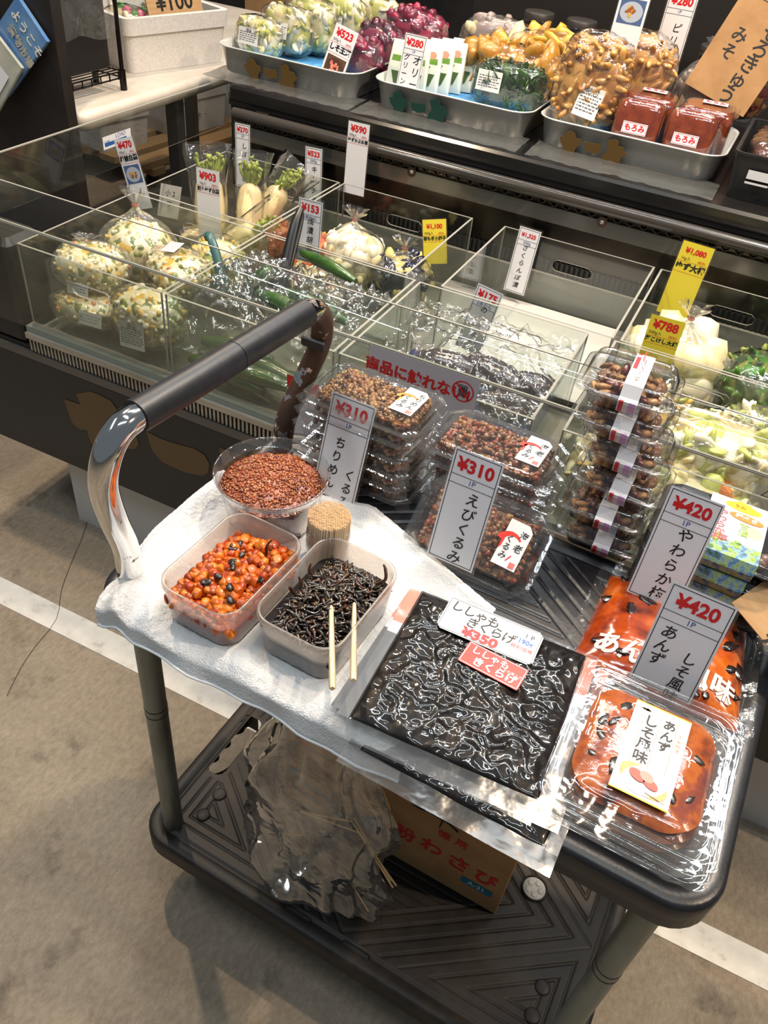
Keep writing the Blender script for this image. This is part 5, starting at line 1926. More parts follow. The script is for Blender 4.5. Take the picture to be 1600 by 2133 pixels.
radish('leafy white radish standing at the left of the radish bin', K(.140, .385, .580), K(.108, .430, .715), .033, 1)
radish('leafy white radish in the middle behind the 903 yen card', K(.205, .430, .590), K(.185, .475, .706), .028, 2)
radish('leafy white radish leaning over to the right by the 270 yen card', K(.185, .455, .600), K(.240, .520, .696), .029, 3)
radish('white radish lying low in front, leaves to the right', K(.195, .355, .600), K(.255, .385, .648), .028, 4)
radish('white radish lying lowest at the left of the radish bin', K(.085, .360, .585), K(.170, .350, .615), .028, 5)
t = food_bag('bag of shredded orange carrot pickle beside the radishes', 'pickle bag', K(.262, .440, ZC), (.090, .130, .105), [(KIM, 3), (ORG, 4)], 150, (.008, .016), 21, 0, WRAP, chunk=(1.8, .3, .3))
t = food_bag('flat bag of pale napa pickle with paper tag at the left of the radish bin', 'pickle bag', K(.110, .440, ZC), (.150, .150, .045), [(CRM, 3), (WHT, 3), (LGR, 1)], 120, (.008, .013), 22, 0, WRAPM)
# daikon sack, kimchi, small aubergines
food_bag('round clear sack of white daikon pieces tied at the top', 'pickle bag', K(.445, .470, ZC + .012), (.125, .115, .120), [(WHT, 5), (CRM, 2)], 60, (.018, .028), 23, 0, WRAP, .032, chunk=(1, .8, .6))
food_bag('bag of orange kimchi left of the daikon sack', 'pickle bag', K(.365, .440, ZC), (.070, .150, .105), [(KIM, 4), (CRM, 2), (ORG, 2)], 130, (.009, .016), 24, 0, WRAP, chunk=(1.3, .8, .3))
food_bag('flat bag of pale kimchi in front of the daikon sack', 'pickle bag', K(.410, .350, ZC), (.150, .075, .075), [(CRM, 4), (KIM, 1), (WHT, 2)], 120, (.010, .016), 25, 0, WRAPM, chunk=(1.3, .8, .3))
food_bag('bag of small navy aubergines with yellow slices tied at the top', 'pickle bag', K(.560, .480, ZC + .004), (.120, .110, .098), [(NAV, 5), (fm('aubergine_flesh', (196, 178, 96), (214, 198, 124)), 2)], 60, (.014, .021), 26, 0, WRAP, .028, chunk=(1.3, .8, .7))
# turnip and green pickle, back right
t = food_bag('round white turnip bag printed with a yellow flower', 'pickle bag', K(1.150, .430, ZC), (.160, .150, .140), [(WHT, 5), (CRM, 3)], 26, (.04, .05), 27, 0, WRAP, .040, chunk=(1, .9, .9), cratio=.8)
b = MB()
for k in range(6):
    a = R(20 + 60 * k)
    disc(b, .017 * math.cos(a), .017 * math.sin(a), .011, .0048, 0, .0002, 14, a)
b.obj('flower_print', mat('flower_yellow', (232, 170, 20), .4), t, (.012, -.084, .062), (R(72), 0, 0))
t = food_bag('bag of glossy green cucumber pickle at the far right back', 'pickle bag', K(1.300, .460, ZC), (.130, .160, .120), [(DKG, 4), (GRN, 2), (fm('pickle_leaf_green', (60, 110, 30), (86, 140, 44)), 3)], 130, (.012, .020), 28, 0, WRAP, chunk=(1.6, .5, .4))
# cabbage pickles, front right
t = food_bag('cream cabbage pickle bag low at the front of the right bin', 'pickle bag', K(1.270, .070, ZC), (.180, .140, .085), [(CRM, 5), (WHT, 3), (LGR, 2), (ORG, .4)], 90, (.014, .024), 29, .1, WRAP, chunk=(1.3, .9, .45))
t = food_bag('cabbage pickle bag with pale green leaves in the middle of the right bin', 'pickle bag', K(1.270, .150, ZC + .05), (.190, .130, .090), [(WHT, 4), (LGR, 4), (CRM, 3)], 90, (.014, .024), 30, -.1, WRAP, chunk=(1.4, .8, .42))
t = food_bag('yellow-green radish leaf pickle bag at the back of the right bin', 'pickle bag', K(1.150, .215, ZC), (.150, .130, .125), [(YEL, 3), (GRN, 3), (WHT, 2), (LGR, 2)], 130, (.010, .018), 31, .2, WRAP, chunk=(1.6, .5, .4))
t = food_bag('cream cabbage pickle bag at the left of the right bin', 'pickle bag', K(1.115, .070, ZC), (.110, .130, .100), [(CRM, 4), (YEL, 1), (WHT, 3)], 90, (.012, .022), 32, .0, WRAP, chunk=(1.5, .8, .3))
t = food_bag('leafy green pickle bag at the far right back of the right bin', 'pickle bag', K(1.310, .250, ZC), (.110, .090, .130), [(GRN, 3), (LGR, 2), (WHT, 2)], 110, (.010, .018), 33, .0, WRAPM, chunk=(1.6, .6, .4))

# cucumbers
CUC = fm('cucumber_skin', (30, 62, 18), (58, 96, 28), .3, .6)


def cucumber(label, p, q, r0, grp, seed=0):
    t = MB()
    p, q = Vector(p), Vector(q)
    m_ = (p + q) / 2 + Vector((0, 0, .004))
    base = (p + q) / 2
    t.tube([p - base, (p * 2 + q) / 3 - base + Vector((0, 0, .003)), (p + q * 2) / 3 - base + Vector((0, 0, .003)), q - base], [r0 * .55, r0, r0, r0 * .5], 16, 0, sub=5)
    o = t.obj('cucumber', CUC, None, base)
    tag(o, label, 'cucumber', grp)


g_ = 'cucumbers in the bin behind the trolley handle'
low = [((.350, .020, .552), (.520, .000, .552)), ((.350, .050, .553), (.525, .030, .553)), ((.400, .000, .575), (.575, .010, .572)), ((.370, .085, .556), (.540, .060, .556)),
       ((.450, .035, .582), (.620, .020, .566)), ((.360, .045, .580), (.500, .060, .580)), ((.500, .060, .556), (.640, .040, .556))]
for k, (p, q) in enumerate(low):
    cucumber(['dark green cucumber lowest at the front against the glass', 'dark green cucumber second row from the front glass', 'dark green cucumber crossing over the lowest two', 'dark green cucumber at the left of the lower heap',
              'dark green cucumber slanting down to the right of the heap', 'short dark green cucumber on top of the lower heap', 'dark green cucumber at the right foot of the heap'][k], K(*p), K(*q), .0155, g_)
cucumber('light-striped cucumber tip standing out at the left of the upper layer', K(.395, .150, .640), K(.425, .175, .690), .017, g_)
cucumber('cucumber lying in the upper layer under the black tongs', K(.430, .120, .665), K(.560, .100, .660), .015, g_)
cucumber('cucumber in the upper layer right of the black tongs', K(.470, .150, .668), K(.610, .130, .660), .014, g_)
cucumber('ridged cucumber slanting across the bin edge near the daikon sack', K(.435, .270, .690), K(.575, .225, .690), .012, g_)
t = thing('cucumber_wrap', 'large loose clear plastic sheet crumpled over the cucumbers', 'plastic sheet', K(.500, .140, .540), KR())
b = MB()


def cw(u, v):
    x, y = -.160 + .315 * u, -.148 + .290 * v
    p = Vector((x * 16, y * 16, 3))
    z = .055 + .080 * (1 - (2 * v - 1.15) ** 2 * .75) + .020 * noise.noise(p) + .022 * abs(noise.noise(p * 2.3)) + .008 * noise.noise(p * 6)
    q2 = Vector((x * 13 + y * 7, y * 22 - x * 9, 8))
    z += .016 * math.exp(-(noise.noise(q2) / .13) ** 2) + .008 * math.exp(-(noise.noise(q2 * 2.1) / .12) ** 2)
    z -= .030 * max(0, .25 - v) * 4
    return (x, y, max(.045, z))


b.grid(cw, 90, 80, 0, None, True)
b.obj('sheet', film('crumpled_sheet', haze=.05, rough=.09, bump=.5, bscale=24, bdet=3, boost=3.2, dist=.008), t)
# tongs
def tongs(label, p, q, col, w):
    t = thing('serving_tongs', label, 'tongs', p)
    d_ = Vector(q) - Vector(p)
    b = MB()
    for s in (-1, 1):
        b.tube([(0, s * .004, 0), tuple(d_ * .3 + Vector((0, s * .005, 0))), tuple(d_ * .8 + Vector((0, s * .008, 0))), tuple(d_)], [w * .8, w, w * .8, w * .5], 10, 0, sub=4, flat=.35)
    b.obj('arm', mat('tongs_' + label.split()[0], col, .35), t)


tongs('black plastic tongs standing up beside the 153 yen card', K(.430, .200, .640), K(.412, .300, .762), (20, 20, 22), .011)
b = MB()
tz = K(.352, .120, .640)
b.tube([(0, 0, 0), (-.020, .020, .045), (-.045, .035, .078), (-.062, .045, .084), (-.070, .050, .076), (-.064, .046, .070)], [.009, .009, .008, .007, .006, .005], 12, 0, sub=5, flat=.5)
tag(b.obj('tongs_handle', mat('teal_plastic', (48, 88, 88), .35), None, tz), 'hooked teal plastic tongs handle rising from the cucumber bin', 'tongs')

# aubergines in blue wrap
g_ = 'aubergines in the bin behind the walnut stacks'
AUB = fm('aubergine_skin', (30, 22, 30), (62, 48, 50), .2, .7)
for k, (p, q, r0, lb) in enumerate((((.745, .150, .625), (.850, .150, .632), .027, 'dark aubergine at the left of the aubergine bin'), ((.830, .175, .635), (.935, .150, .628), .030, 'large dark aubergine in the middle of the bin'),
                                    ((.880, .110, .610), (.975, .125, .612), .026, 'dark aubergine at the right front of the bin'), ((.760, .095, .600), (.850, .085, .600), .024, 'aubergine low by the guard glass'),
                                    ((.905, .180, .625), (.978, .195, .620), .022, 'small aubergine at the right back of its heap'))):
    b = MB()
    p, q = K(*p), K(*q)
    base = (p + q) / 2
    b.tube([p - base, p * .7 + q * .3 - base, p * .3 + q * .7 - base, q - base], [r0 * .5, r0 * .9, r0, r0 * .6], 16, 0, sub=5)
    tag(b.obj('aubergine', AUB, None, base), lb, 'aubergine', g_)
t = thing('blue_wrap_sheet', 'translucent blue plastic sheet under the aubergines', 'plastic sheet', K(.845, .125, .575), KR())
b = MB()
b.grid(lambda u, v: (-.135 + .28 * u, -.10 + .19 * v, .006 + .016 * abs(noise.noise(Vector((u * 6, v * 6, 2)))) + .02 * abs(2 * u - 1) ** 3), 50, 40, 0, None, True)
b.obj('sheet', film('blue_film', tint=(90, 110, 200), haze=.35, rough=.15, bump=.6, bscale=30, boost=1.5, hcol=(40, 60, 160)), t)
t = thing('aubergine_wrap', 'crumpled clear plastic sheet over the aubergines', 'plastic sheet', K(.840, .150, .545), KR())
b = MB()
b.grid(lambda u, v: (-.155 + .310 * u, -.155 + .295 * v, .080 + .040 * v + .030 * math.sin(PI * u) * math.sin(PI * v) + (lambda n_: .012 * math.exp(-(n_ / .12) ** 2))(noise.noise(Vector((u * 6 + v * 2, v * 7, 5)))) + .006 * noise.noise(Vector((u * 22, v * 20, 5)))), 90, 80, 0, None, True)
b.obj('sheet', film('crumpled_sheet_clear', haze=.07, rough=.12, bump=.4, bscale=22, bdet=2, boost=1.8, dist=.008), t)
t = thing('white_liner_sheet', 'white liner sheet on the floor of the empty bin', 'liner sheet', K(.877, .482, .5380), KR())
b = MB()
b.box(0, 0, .0006, .318, .340, .0012)
b.obj('sheet', mat('liner_white', (206, 204, 200), .4), t)


# ---------------------------------------------------------------- cards in the showcase and on the counter
YCARD = mat('yellow_card', (222, 204, 58), .5)
OCH = mat('thin_red_line', (206, 60, 44), .5)


def place(t, pos, lean, roll, rz=0.0):
    """lean: angle of the card from the horizontal; roll: turn in its own plane"""
    m = Matrix.Translation(pos) @ Matrix.Rotation(CA + rz, 4, 'Z') @ Matrix.Rotation(lean, 4, 'X') @ Matrix.Rotation(roll, 4, 'Z')
    t.matrix_world = m
    return t


def wide_card(label, pos, w, h, price, name, lean, roll, yellow=False, pic=None, amount='500g入', rz=0.0, lam=True):
    t = thing('price_card', label, 'price card', (0, 0, 0))
    if lam:
        b = MB()
        b.loft([(w + .005, h + .005, .002, -.0004, 0, h / 2), (w + .005, h + .005, .002, 0, 0, h / 2)], 0, None, 2, (True, False), False)
        b.obj('laminate', LAM, t)
    b = MB()
    rect(b, -w / 2, 0, w / 2, h, 0, .0002)
    ps = w / max(3.0, len(price)) * 1.42
    letters(b, price, 0, h - w * .27, ps, 2, .0005, 0, .04)
    letters(b, amount, -w * .24, h - w * .52, w * .13, 1, .0005)
    if price.strip():
        letters(b, '(税別)', w * .28, h - w * .54, w * .10, 2, .0005)
    ns = min(w * .26, w * .96 / len(name))
    for yy in (h - w * .62, h - w * .62 - ns * 1.45):
        rect(b, -w / 2, yy, w / 2, yy + .0006, 3, .0005)
    letters(b, name, 0, h - w * .62 - ns * .68, ns, 1, .0006, 0, .045)
    if pic:
        y1 = h - w * .68 - ns * 1.5
        rect(b, -w * .42 if pic != 'full' else -w / 2, y1 - w * .72, w * .42 if pic != 'full' else w / 2, y1, 4, .0005)
        disc(b, 0, y1 - w * .37, w * .38, w * .30, 5, .0007, 24)
        r = random.Random(len(label))
        for i in range(12):
            disc(b, r.uniform(-.16, .16) * w, y1 - w * .36 + r.uniform(-.12, .12) * w, r.uniform(.05, .10) * w, r.uniform(.03, .06) * w, 6 + i % 2, .0009 + .00003 * i, 10, r.random() * 3)
    pm = {'shiso': [mat('pic_brown', (92, 62, 40), .5), mat('pic_dark', (70, 44, 30), .5), mat('pic_peach', (226, 140, 116), .5), mat('pic_pink', (214, 110, 96), .5)]}
    mats = [YCARD if yellow else WHITE, BLACKINK, REDINK, OCH] + pm.get(pic, [mat('pic_blue', (74, 96, 140), .5), mat('pic_plate', (172, 182, 196), .5), mat('pic_food', (206, 160, 84), .5), mat('pic_food2', (150, 84, 36), .5)])
    b.obj('card_print', mats, t)
    return place(t, pos, lean, roll, rz)


def slim_card(label, pos, w, h, price, unit, cols, lean, roll, rz=0.0):
    t = price_card(label, (0, 0, 0), (0, 0, 0), w, h, price, unit, cols, w * .55, min(w * .36, w * 1.45 / len(price)))
    return place(t, pos, lean, roll, rz)


wide_card('white card 470 yen with a plate picture leaning left over the left bins', K(.018, .318, .655), .050, .140, '¥470', '松前白菜', R(84), R(20), pic='plate')
wide_card('white card 903 yen standing before the radishes', K(.190, .312, .640), .055, .135, '¥903', '刻みゆず白菜', R(84), R(3), amount='1kg入')
slim_card('slim white card 270 yen behind the radishes', K(.060, .632, .625), .040, .140, '¥270', '1P', [('しぼり大根', .004, .092, .014, .0185, 0)], R(86), R(2))
slim_card('slim white card 523 yen behind the kimchi', K(.240, .655, .598), .044, .148, '¥523', '500g', [('キムチ漬', .002, .100, .016, .0235, 0)], R(86), R(3))
wide_card('white card 590 yen hanging behind the daikon sack', K(.348, .650, .672), .052, .152, '¥590', 'ゆずかぶお君', R(86), R(1))
wide_card('yellow card 1,100 yen leaning at the back of the aubergine corner', K(.580, .622, .580), .056, .095, '¥1,100', '若もぎ小茄子', R(75), R(16), True)
slim_card('slim white card 1,325 yen at the back of the empty bin', K(.768, .634, .562), .048, .142, '¥1,325', '500g', [('さくらんぼ漬', -.001, .100, .0135, .0165, 0)], R(84), R(-2))
slim_card('slim white card 175 yen stuck in the front of the middle bins', K(.782, .312, .575), .052, .128, '¥175', '2本から', [('のっぽ茄子', .002, .086, .0135, .0168, 0)], R(80), R(-8))
wide_card('yellow card 1,080 yen at the back right', K(1.105, .638, .610), .062, .150, '¥1,080', 'ゆず大根', R(84), R(-2), True, amount='1kg入')
wide_card('yellow card 788 yen before the turnip bag', K(1.120, .316, .655), .058, .090, '¥788', '紅こけし大根', R(84), R(1), True)
slim_card('slim white card 153 yen behind the black tongs', K(.425, .308, .655), .052, .120, '¥153', '2本から', [('浅漬胡瓜', .002, .080, .0145, .018, 0)], R(84), R(1))
t = thing('paper_note', 'white paper note lying inside the left end of the showcase', 'paper note', K(-.050, .48, .6))
b = MB()
rect(b, -.03, 0, .03, .075, 0, 0)
letters(b, '小 2', .0, .055, .016, 1, .0004)
letters(b, 'フ', .0, .030, .018, 1, .0004)
b.obj('sheet', [mat('note_paper', (176, 172, 166), .6), BLACKINK], t)
place(t, K(-.085, .52, .547), R(66), R(4))
t = thing('blank_card', 'blank grey-white card at the right end of the showcase, cropped by the photo edge', 'card', (0, 0, 0))
b = MB()
rect(b, -.035, 0, .035, .120, 0, 0)
frame_lines(b, -.033, .002, .033, .118, .0006, 1, .0003)
b.obj('sheet', [WHITE, BLACKINK], t)
place(t, K(1.395, .320, .650), R(80), R(-2))
b = MB()
rect(b, -.06, -.022, .06, .022, 0, 0)
letters(b, '注意', -.01, .010, .016, 1, .0003)
letters(b, '△', -.042, .010, .016, 1, .0003)
letters(b, 'けが', .02, -.010, .013, 1, .0003)
t = thing('caution_sticker', 'pale caution sticker on the folded edge of the guard glass at the right', 'sticker', (0, 0, 0))
b.obj('print', [film('sticker_film', haze=.5, rough=.2, hcol=(190, 190, 184)), mat('sticker_brown', (90, 66, 50), .5)], t)
place(t, K(1.375, -.0362, .700), R(88), 0)

# ================================================================ aluminium trays on the counter
ALT = mat('spun_aluminium', (222, 222, 216), .30, .4, cols=[(.3, (206, 206, 202)), (.7, (232, 232, 228))], nscale=6, stretch=(.2, .2, 3), bump=.06, bscale=90)
BROWNC = mat('crest_brown', (106, 80, 34), .5)
GREENC = mat('crest_green', (14, 66, 54), .5)
ZK = .8155
CREST = [[(150, 795), (190, 800), (190, 770), (235, 765), (270, 785), (285, 815), (330, 830), (333, 860), (300, 885), (290, 930), (240, 935), (205, 905), (195, 870), (165, 840)],
         [(360, 845), (440, 862), (500, 870), (505, 930), (430, 925), (375, 900)],
         [(540, 850), (600, 840), (635, 860), (640, 890), (690, 905), (700, 935), (725, 950), (700, 965), (680, 975), (685, 1015), (620, 1025), (570, 1000), (560, 985), (535, 985), (525, 960), (560, 910), (550, 880)]]


def alu_tray(label, cx, cy, w, d, cm, ex):
    t = thing('aluminium_tray', label, 'tray', K(cx, cy, ZK), KR(), 'aluminium trays on the counter')
    h = .060
    b = MB()
    r = .045
    b.loft([(w - .040, d - .040, r - .010, 0), (w - .030, d - .030, r - .006, .004), (w - .012, d - .012, r, h - .003), (w, d, r + .005, h - .002), (w + .001, d + .001, r + .005, h), (w - .003, d - .003, r + .003, h + .0015),
            (w - .014, d - .014, r - .001, h - .003), (w - .033, d - .033, r - .008, .006), (w - .043, d - .043, r - .012, .003)], 0, None, 8, (True, True))
    b.obj('tray_body', ALT, t)
    b = MB()
    lean = math.atan2(.009, h)
    for pg in CREST:
        pts = []
        for X, Y in pg:
            u = (X - 150) / 575 * .150
            v = -(Y - 795 - .245 * (X - 150)) / 575 * .150 * 1.22
            pts.append((u, v))
        if sum(pts[i][0] * pts[(i + 1) % len(pts)][1] - pts[(i + 1) % len(pts)][0] * pts[i][1] for i in range(len(pts))) < 0:
            pts.reverse()
        m_ = Matrix.Translation((ex, -d / 2 + .0060, h * .52)) @ Matrix.Rotation(PI / 2 + lean * .9, 4, 'X')
        b.poly(pts, 0, m_, .0008)
    b.v = [(x, y - .0042, z) for x, y, z in b.v]
    b.obj('crest_print', cm, t)
    return t


alu_tray('aluminium tray with brown crest marks holding cucumber pickle packs, leftmost', .060, .935, .395, .270, BROWNC, -.105)
alu_tray('aluminium tray with dark green crest marks holding olive sachets, middle one', .482, .945, .390, .270, GREENC, -.140)
alu_tray('aluminium tray with brown crest marks holding red-brown miso blocks, rightmost', .890, .955, .405, .270, BROWNC, -.140)
# blue mats, plastic sheeting under the trays
for i, (cx, cy, lb) in enumerate(((.060, .935, 'bright blue mat lining the leftmost aluminium tray'), (.482, .945, 'bright blue mat lining the middle aluminium tray'), (.890, .955, 'blue mat under the miso blocks in the rightmost tray'))):
    t = thing('blue_mat', lb, 'mat', K(cx, cy, ZK + .0045), KR())
    b = MB()
    b.loft([(.34, .215, .03, 0), (.34, .215, .03, .020)], 0, None, 4)
    b.obj('mat', mat('blue_ribbed_mat', (70, 150, 214), .45, cols=[(.3, (56, 136, 208)), (.7, (110, 180, 228))], nscale=60, stretch=(1, .1, 1)), t)
b = MB()
for cx in (.07, .48, .90):
    b.grid(lambda u, v: (cx - .20 + .40 * u, .745 + .10 * v + .012 * noise.noise(Vector((u * 9 + cx * 9, 0, 3))), .0006 + .0035 * abs(noise.noise(Vector((u * 14 + cx * 5, v * 5, 1)))) + .004 * v), 60, 10, 0, None, True)
tag(b.obj('wrapping_sheet', film('grey_sheeting', haze=.45, rough=.2, bump=.8, bscale=30, boost=1.5, hcol=(150, 152, 150)), None, K(0, 0, ZK), KR()), 'crumpled translucent sheeting spread on the counter under the aluminium trays', 'plastic sheet')

# cucumber and daikon pickle packs
g_ = 'cucumber pickle packs in the leftmost aluminium tray'
CK = [(WHT, 4), (fm('cucumber_slice', (186, 186, 96), (206, 204, 130)), 3), (CRM, 3), (LGR, 1)]
for k, (x, y, z, rz, w, d, h, lb) in enumerate(((-.065, .900, .845, -.12, .120, .060, .085, 'front left cucumber pickle pack with white sticker'), (-.030, .975, .845, -.1, .140, .060, .105, 'second cucumber pickle pack from the front'),
                                                (.000, 1.035, .845, -.1, .150, .060, .120, 'cucumber pickle pack with the big printed sticker'), (.060, 1.090, .850, -.1, .150, .060, .125, 'cucumber pickle pack further back, yellow slice on top'),
                                                (.130, 1.160, .840, -.1, .150, .060, .135, 'rearmost cucumber pickle pack in the row'))):
    t = food_bag(lb, 'pickle pack', K(x, y, z), (w, d, h), CK, 90, (.010, .018), 40 + k, rz, WRAP, group=g_, chunk=(1, .9, .35), box=3.2)
    sticker(t, .062, .036, (-.005, -d / 2 - .005, h * .55), (R(78), 0, 0), 5, k, '浅漬')
# yellow round slice on the first pack
t = food_bag('purple perilla bulb pack at the front right of the leftmost tray', 'pickle pack', K(.205, .925, .842), (.105, .080, .080), [(PUR, 5), (fm('perilla_dark', (58, 14, 34), (84, 22, 48)), 3)], 40, (.018, .028), 50, 0, WRAP)
t = food_bag('purple perilla bulb pack behind the 523 yen picture card', 'pickle pack', K(.215, 1.010, .842), (.120, .090, .105), [(PUR, 5), (fm('perilla_dark', (58, 14, 34), (84, 22, 48)), 3)], 40, (.018, .028), 51, 0, WRAP)
t = food_bag('magenta radish pack with white sticker at the back', 'pickle pack', K(.250, 1.140, .850), (.160, .100, .120), [(fm('magenta_pickle', (150, 26, 66), (184, 50, 84)), 4), (PUR, 3)], 50, (.018, .028), 52, 0, WRAP)
sticker(t, .05, .034, (.0, -.056, .05), (R(76), 0, 0), 4, 52)
t = food_bag('pale pickle pack with printed sticker at the back left', 'pickle pack', K(.155, 1.250, .842), (.150, .080, .110), [(CRM, 4), (ORG, 1)], 70, (.012, .02), 53, 0, WRAP)
sticker(t, .07, .04, (.0, -.046, .06), (R(76), 0, 0), 6, 53)
wide_card('white card 523 yen with a perilla bulb picture in the leftmost tray', K(.172, .838, .846), .062, .115, '¥523', 'しそ玉葱', R(74), R(-12), pic='shiso', amount='300g入')
# olive sachets
SACH = mat('white_sachet', (226, 230, 216), .4)
g_ = 'olive sachets standing in the middle aluminium tray'
first = None
for k in range(6):
    pos_ = K(.348 + .018 * k, .880 + .030 * k, .842)
    if first is None:
        t = thing('olive_sachet', 'frontmost green and white olive sachet behind the 280 yen card', 'sachet', pos_, (R(-14), 0, CA + .05), g_)
        b = MB()
        b.loft([(.100, .002, .0008, 0), (.100, .014, .004, .012), (.098, .018, .006, .05), (.094, .012, .004, .090), (.092, .003, .001, .104), (.090, .002, .0008, .108)], 0, None, 3)
        b.obj('pouch', SACH, t)
        b = MB()
        b.poly([(-.040, .070), (.040, .070), (.042, .052), (-.042, .052)], 0)
        b.poly([(-.040, .042), (.040, .042), (.030, .012), (-.028, .012)], 1)
        disc(b, .026, .076, .010, .008, 2, .0002, 16)
        letters(b, 'オリーブ', .004, .047, .011, 3, .0004, 0, .02)
        b.obj('printing', [mat('sachet_green', (110, 156, 60), .4), mat('olive_green_print', (70, 96, 50), .4), mat('sachet_rose', (224, 150, 128), .4), mat('sachet_ink', (40, 60, 40), .4)], t, (0, -.0100, .006), (R(88), 0, 0))
        first = t
    else:
        dup(first, pos_, (R(-14 - 2 * k), 0, CA + .05 + .03 * k), ['second olive sachet from the front', 'third olive sachet from the front', 'third olive sachet from the back', 'second olive sachet from the back', 'rearmost olive sachet in the row'][k - 1])
slim_card('slim white card 280 yen for green olives standing at the tray rim', K(.370, .838, .848), .054, .125, '¥280', '1P', [('グリーン', -.014, .078, .0145, .0165, 0), ('オリー', .012, .074, .021, .024, 0)], R(78), R(-1))
t = food_bag('dark green seaweed pack with white sticker in the middle tray', 'pickle pack', K(.580, .945, .842), (.165, .070, .095), [(DKG, 5), (fm('wakame_green', (40, 72, 24), (74, 110, 40)), 3)], 170, (.010, .018), 60, .02, WRAP, chunk=(1.3, .9, .2), box=3.4)
sticker(t, .058, .042, (-.038, -.040, .060), (R(78), 0, R(-2)), 5, 60)
t = food_bag('golden brown pickle pack behind the dark green one', 'pickle pack', K(.560, 1.060, .842), (.250, .100, .110), [(BRN, 5), (YEL, 1)], 60, (.024, .04), 61, 0, WRAP, chunk=(1.5, .8, .5))
t = food_bag('amber pickle pack with a pointed clear corner at the back', 'pickle pack', K(.600, 1.190, .842), (.240, .090, .125), [(BRN, 4), (YEL, 3), (CRM, 1)], 60, (.024, .04), 62, -.1, WRAP, chunk=(1.5, .8, .4))
t = thing('paper_ticket', 'small white ticket with red print on the blue mat', 'ticket', K(.560, .862, ZK + .0252), KR(.1))
b = MB()
rect(b, -.030, -.012, .030, .012, 0, 0)
letters(b, 'お買得品', 0, .003, .011, 1, .0003, 0, .02)
rect(b, -.02, -.008, .02, -.0065, 2, .0003)
b.obj('sheet', [WHITE, REDINK, BLACKINK], t)
# mushroom pickles
MSH = [(fm('mushroom_tan', (188, 136, 62), (214, 168, 94), .25, .8), 5), (fm('mushroom_brown', (150, 98, 42), (178, 124, 60), .25, .8), 3)]
t = food_bag('big clear bag of tan pickled stems with white sticker in the rightmost tray', 'pickle bag', K(.770, .900, .842), (.150, .085, .190), MSH, 230, (.009, .013), 70, .05, WRAP, 0, tilt=R(-14), chunk=(.75, .75, 2.4), box=2.8)
sticker(t, .052, .062, (.012, -.048, .060), (R(80), R(8), 0), 6, 70, '味付')
t = food_bag('bag of tan pickled stems behind the first, under the picture card', 'pickle bag', K(.840, 1.010, .842), (.160, .090, .190), MSH, 200, (.009, .013), 71, .05, WRAP, 0, tilt=R(-10), chunk=(.75, .75, 2.4), box=2.8)
wide_card('white card with a blue dish picture standing in the stem bags', K(.800, .990, .990), .064, .170, ' ', ' ', R(80), R(0), pic='plate', amount=' ')
slim_card('slim white card marked 1P behind the picture card', K(.885, 1.080, .940), .062, .170, '¥280', '1P', [('ピリ辛', .004, .100, .020, .024, 0)], R(84), 0)
# miso blocks
MIS = mat('moromi_miso', (122, 50, 20), .16, coat=1.0, cols=[(.3, (92, 32, 14)), (.5, (124, 50, 20)), (.7, (146, 70, 30))], nscale=38, ndet=7, bump=.35, bscale=50, bdet=2)


def miso(label, pos, size, rot, lab):
    t = thing('miso_block', label, 'miso pack', pos, rot, 'red-brown miso blocks in the rightmost tray')
    w, d, h = size
    b = MB()
    b.loft([(w * .9, d * .86, .012, 0), (w, d, .016, .008), (w, d, .018, h * .82), (w * .93, d * .90, .020, h * .96), (w * .80, d * .74, .018, h)], 0, None, 5)
    b.obj('miso', MIS, t)
    b = MB()
    b.loft([(w * 1.02, d * 1.04, .016, .002), (w * 1.03, d * 1.05, .018, h * .8), (w * .98, d * .96, .020, h * .985), (w * .84, d * .78, .02, h * 1.015)], 0, None, 5, (False, True))
    for sx in (-1, 1):
        b.add([(sx * w * .50, -d / 2, h * .9), (sx * w * .5, d / 2, h * .9), (sx * w * .58, d / 2, h * 1.0), (sx * w * .58, -d / 2, h * 1.0)], [(0, 1, 2, 3)], 0)
    b.obj('wrap', film('miso_wrap', haze=.012, rough=.06, bump=.4, bscale=30, boost=1.6, dist=.006), t)
    b = MB()
    rect(b, -.026, -.011, .026, .011, 0, 0)
    frame_lines(b, -.0245, -.0095, .0245, .0095, .0006, 1, .0003)
    letters(b, 'もろみ', 0, 0, .0145, 1, .0005, 0, .03)
    b.obj('label', [WHITE, REDINK], t, lab[0], lab[1])


miso('front left miso block with white label', K(.895, .868, .842), (.098, .052, .092), (R(-16), 0, CA + .03), ((.0, -.0285, .038), (PI / 2, 0, 0)))
miso('front right miso block with white label', K(1.005, .878, .842), (.100, .052, .092), (R(-16), 0, CA + .03), ((-.004, -.0285, .036), (PI / 2, 0, 0)))
miso('rear left miso block, label on its top', K(.895, .970, .842), (.112, .080, .092), (R(4), 0, CA + .05), ((.004, .012, .0955), (0, 0, 0)))
miso('rear right miso block, label on its top', K(1.018, .982, .842), (.112, .080, .090), (R(4), 0, CA + .05), ((.010, .012, .0935), (0, 0, 0)))
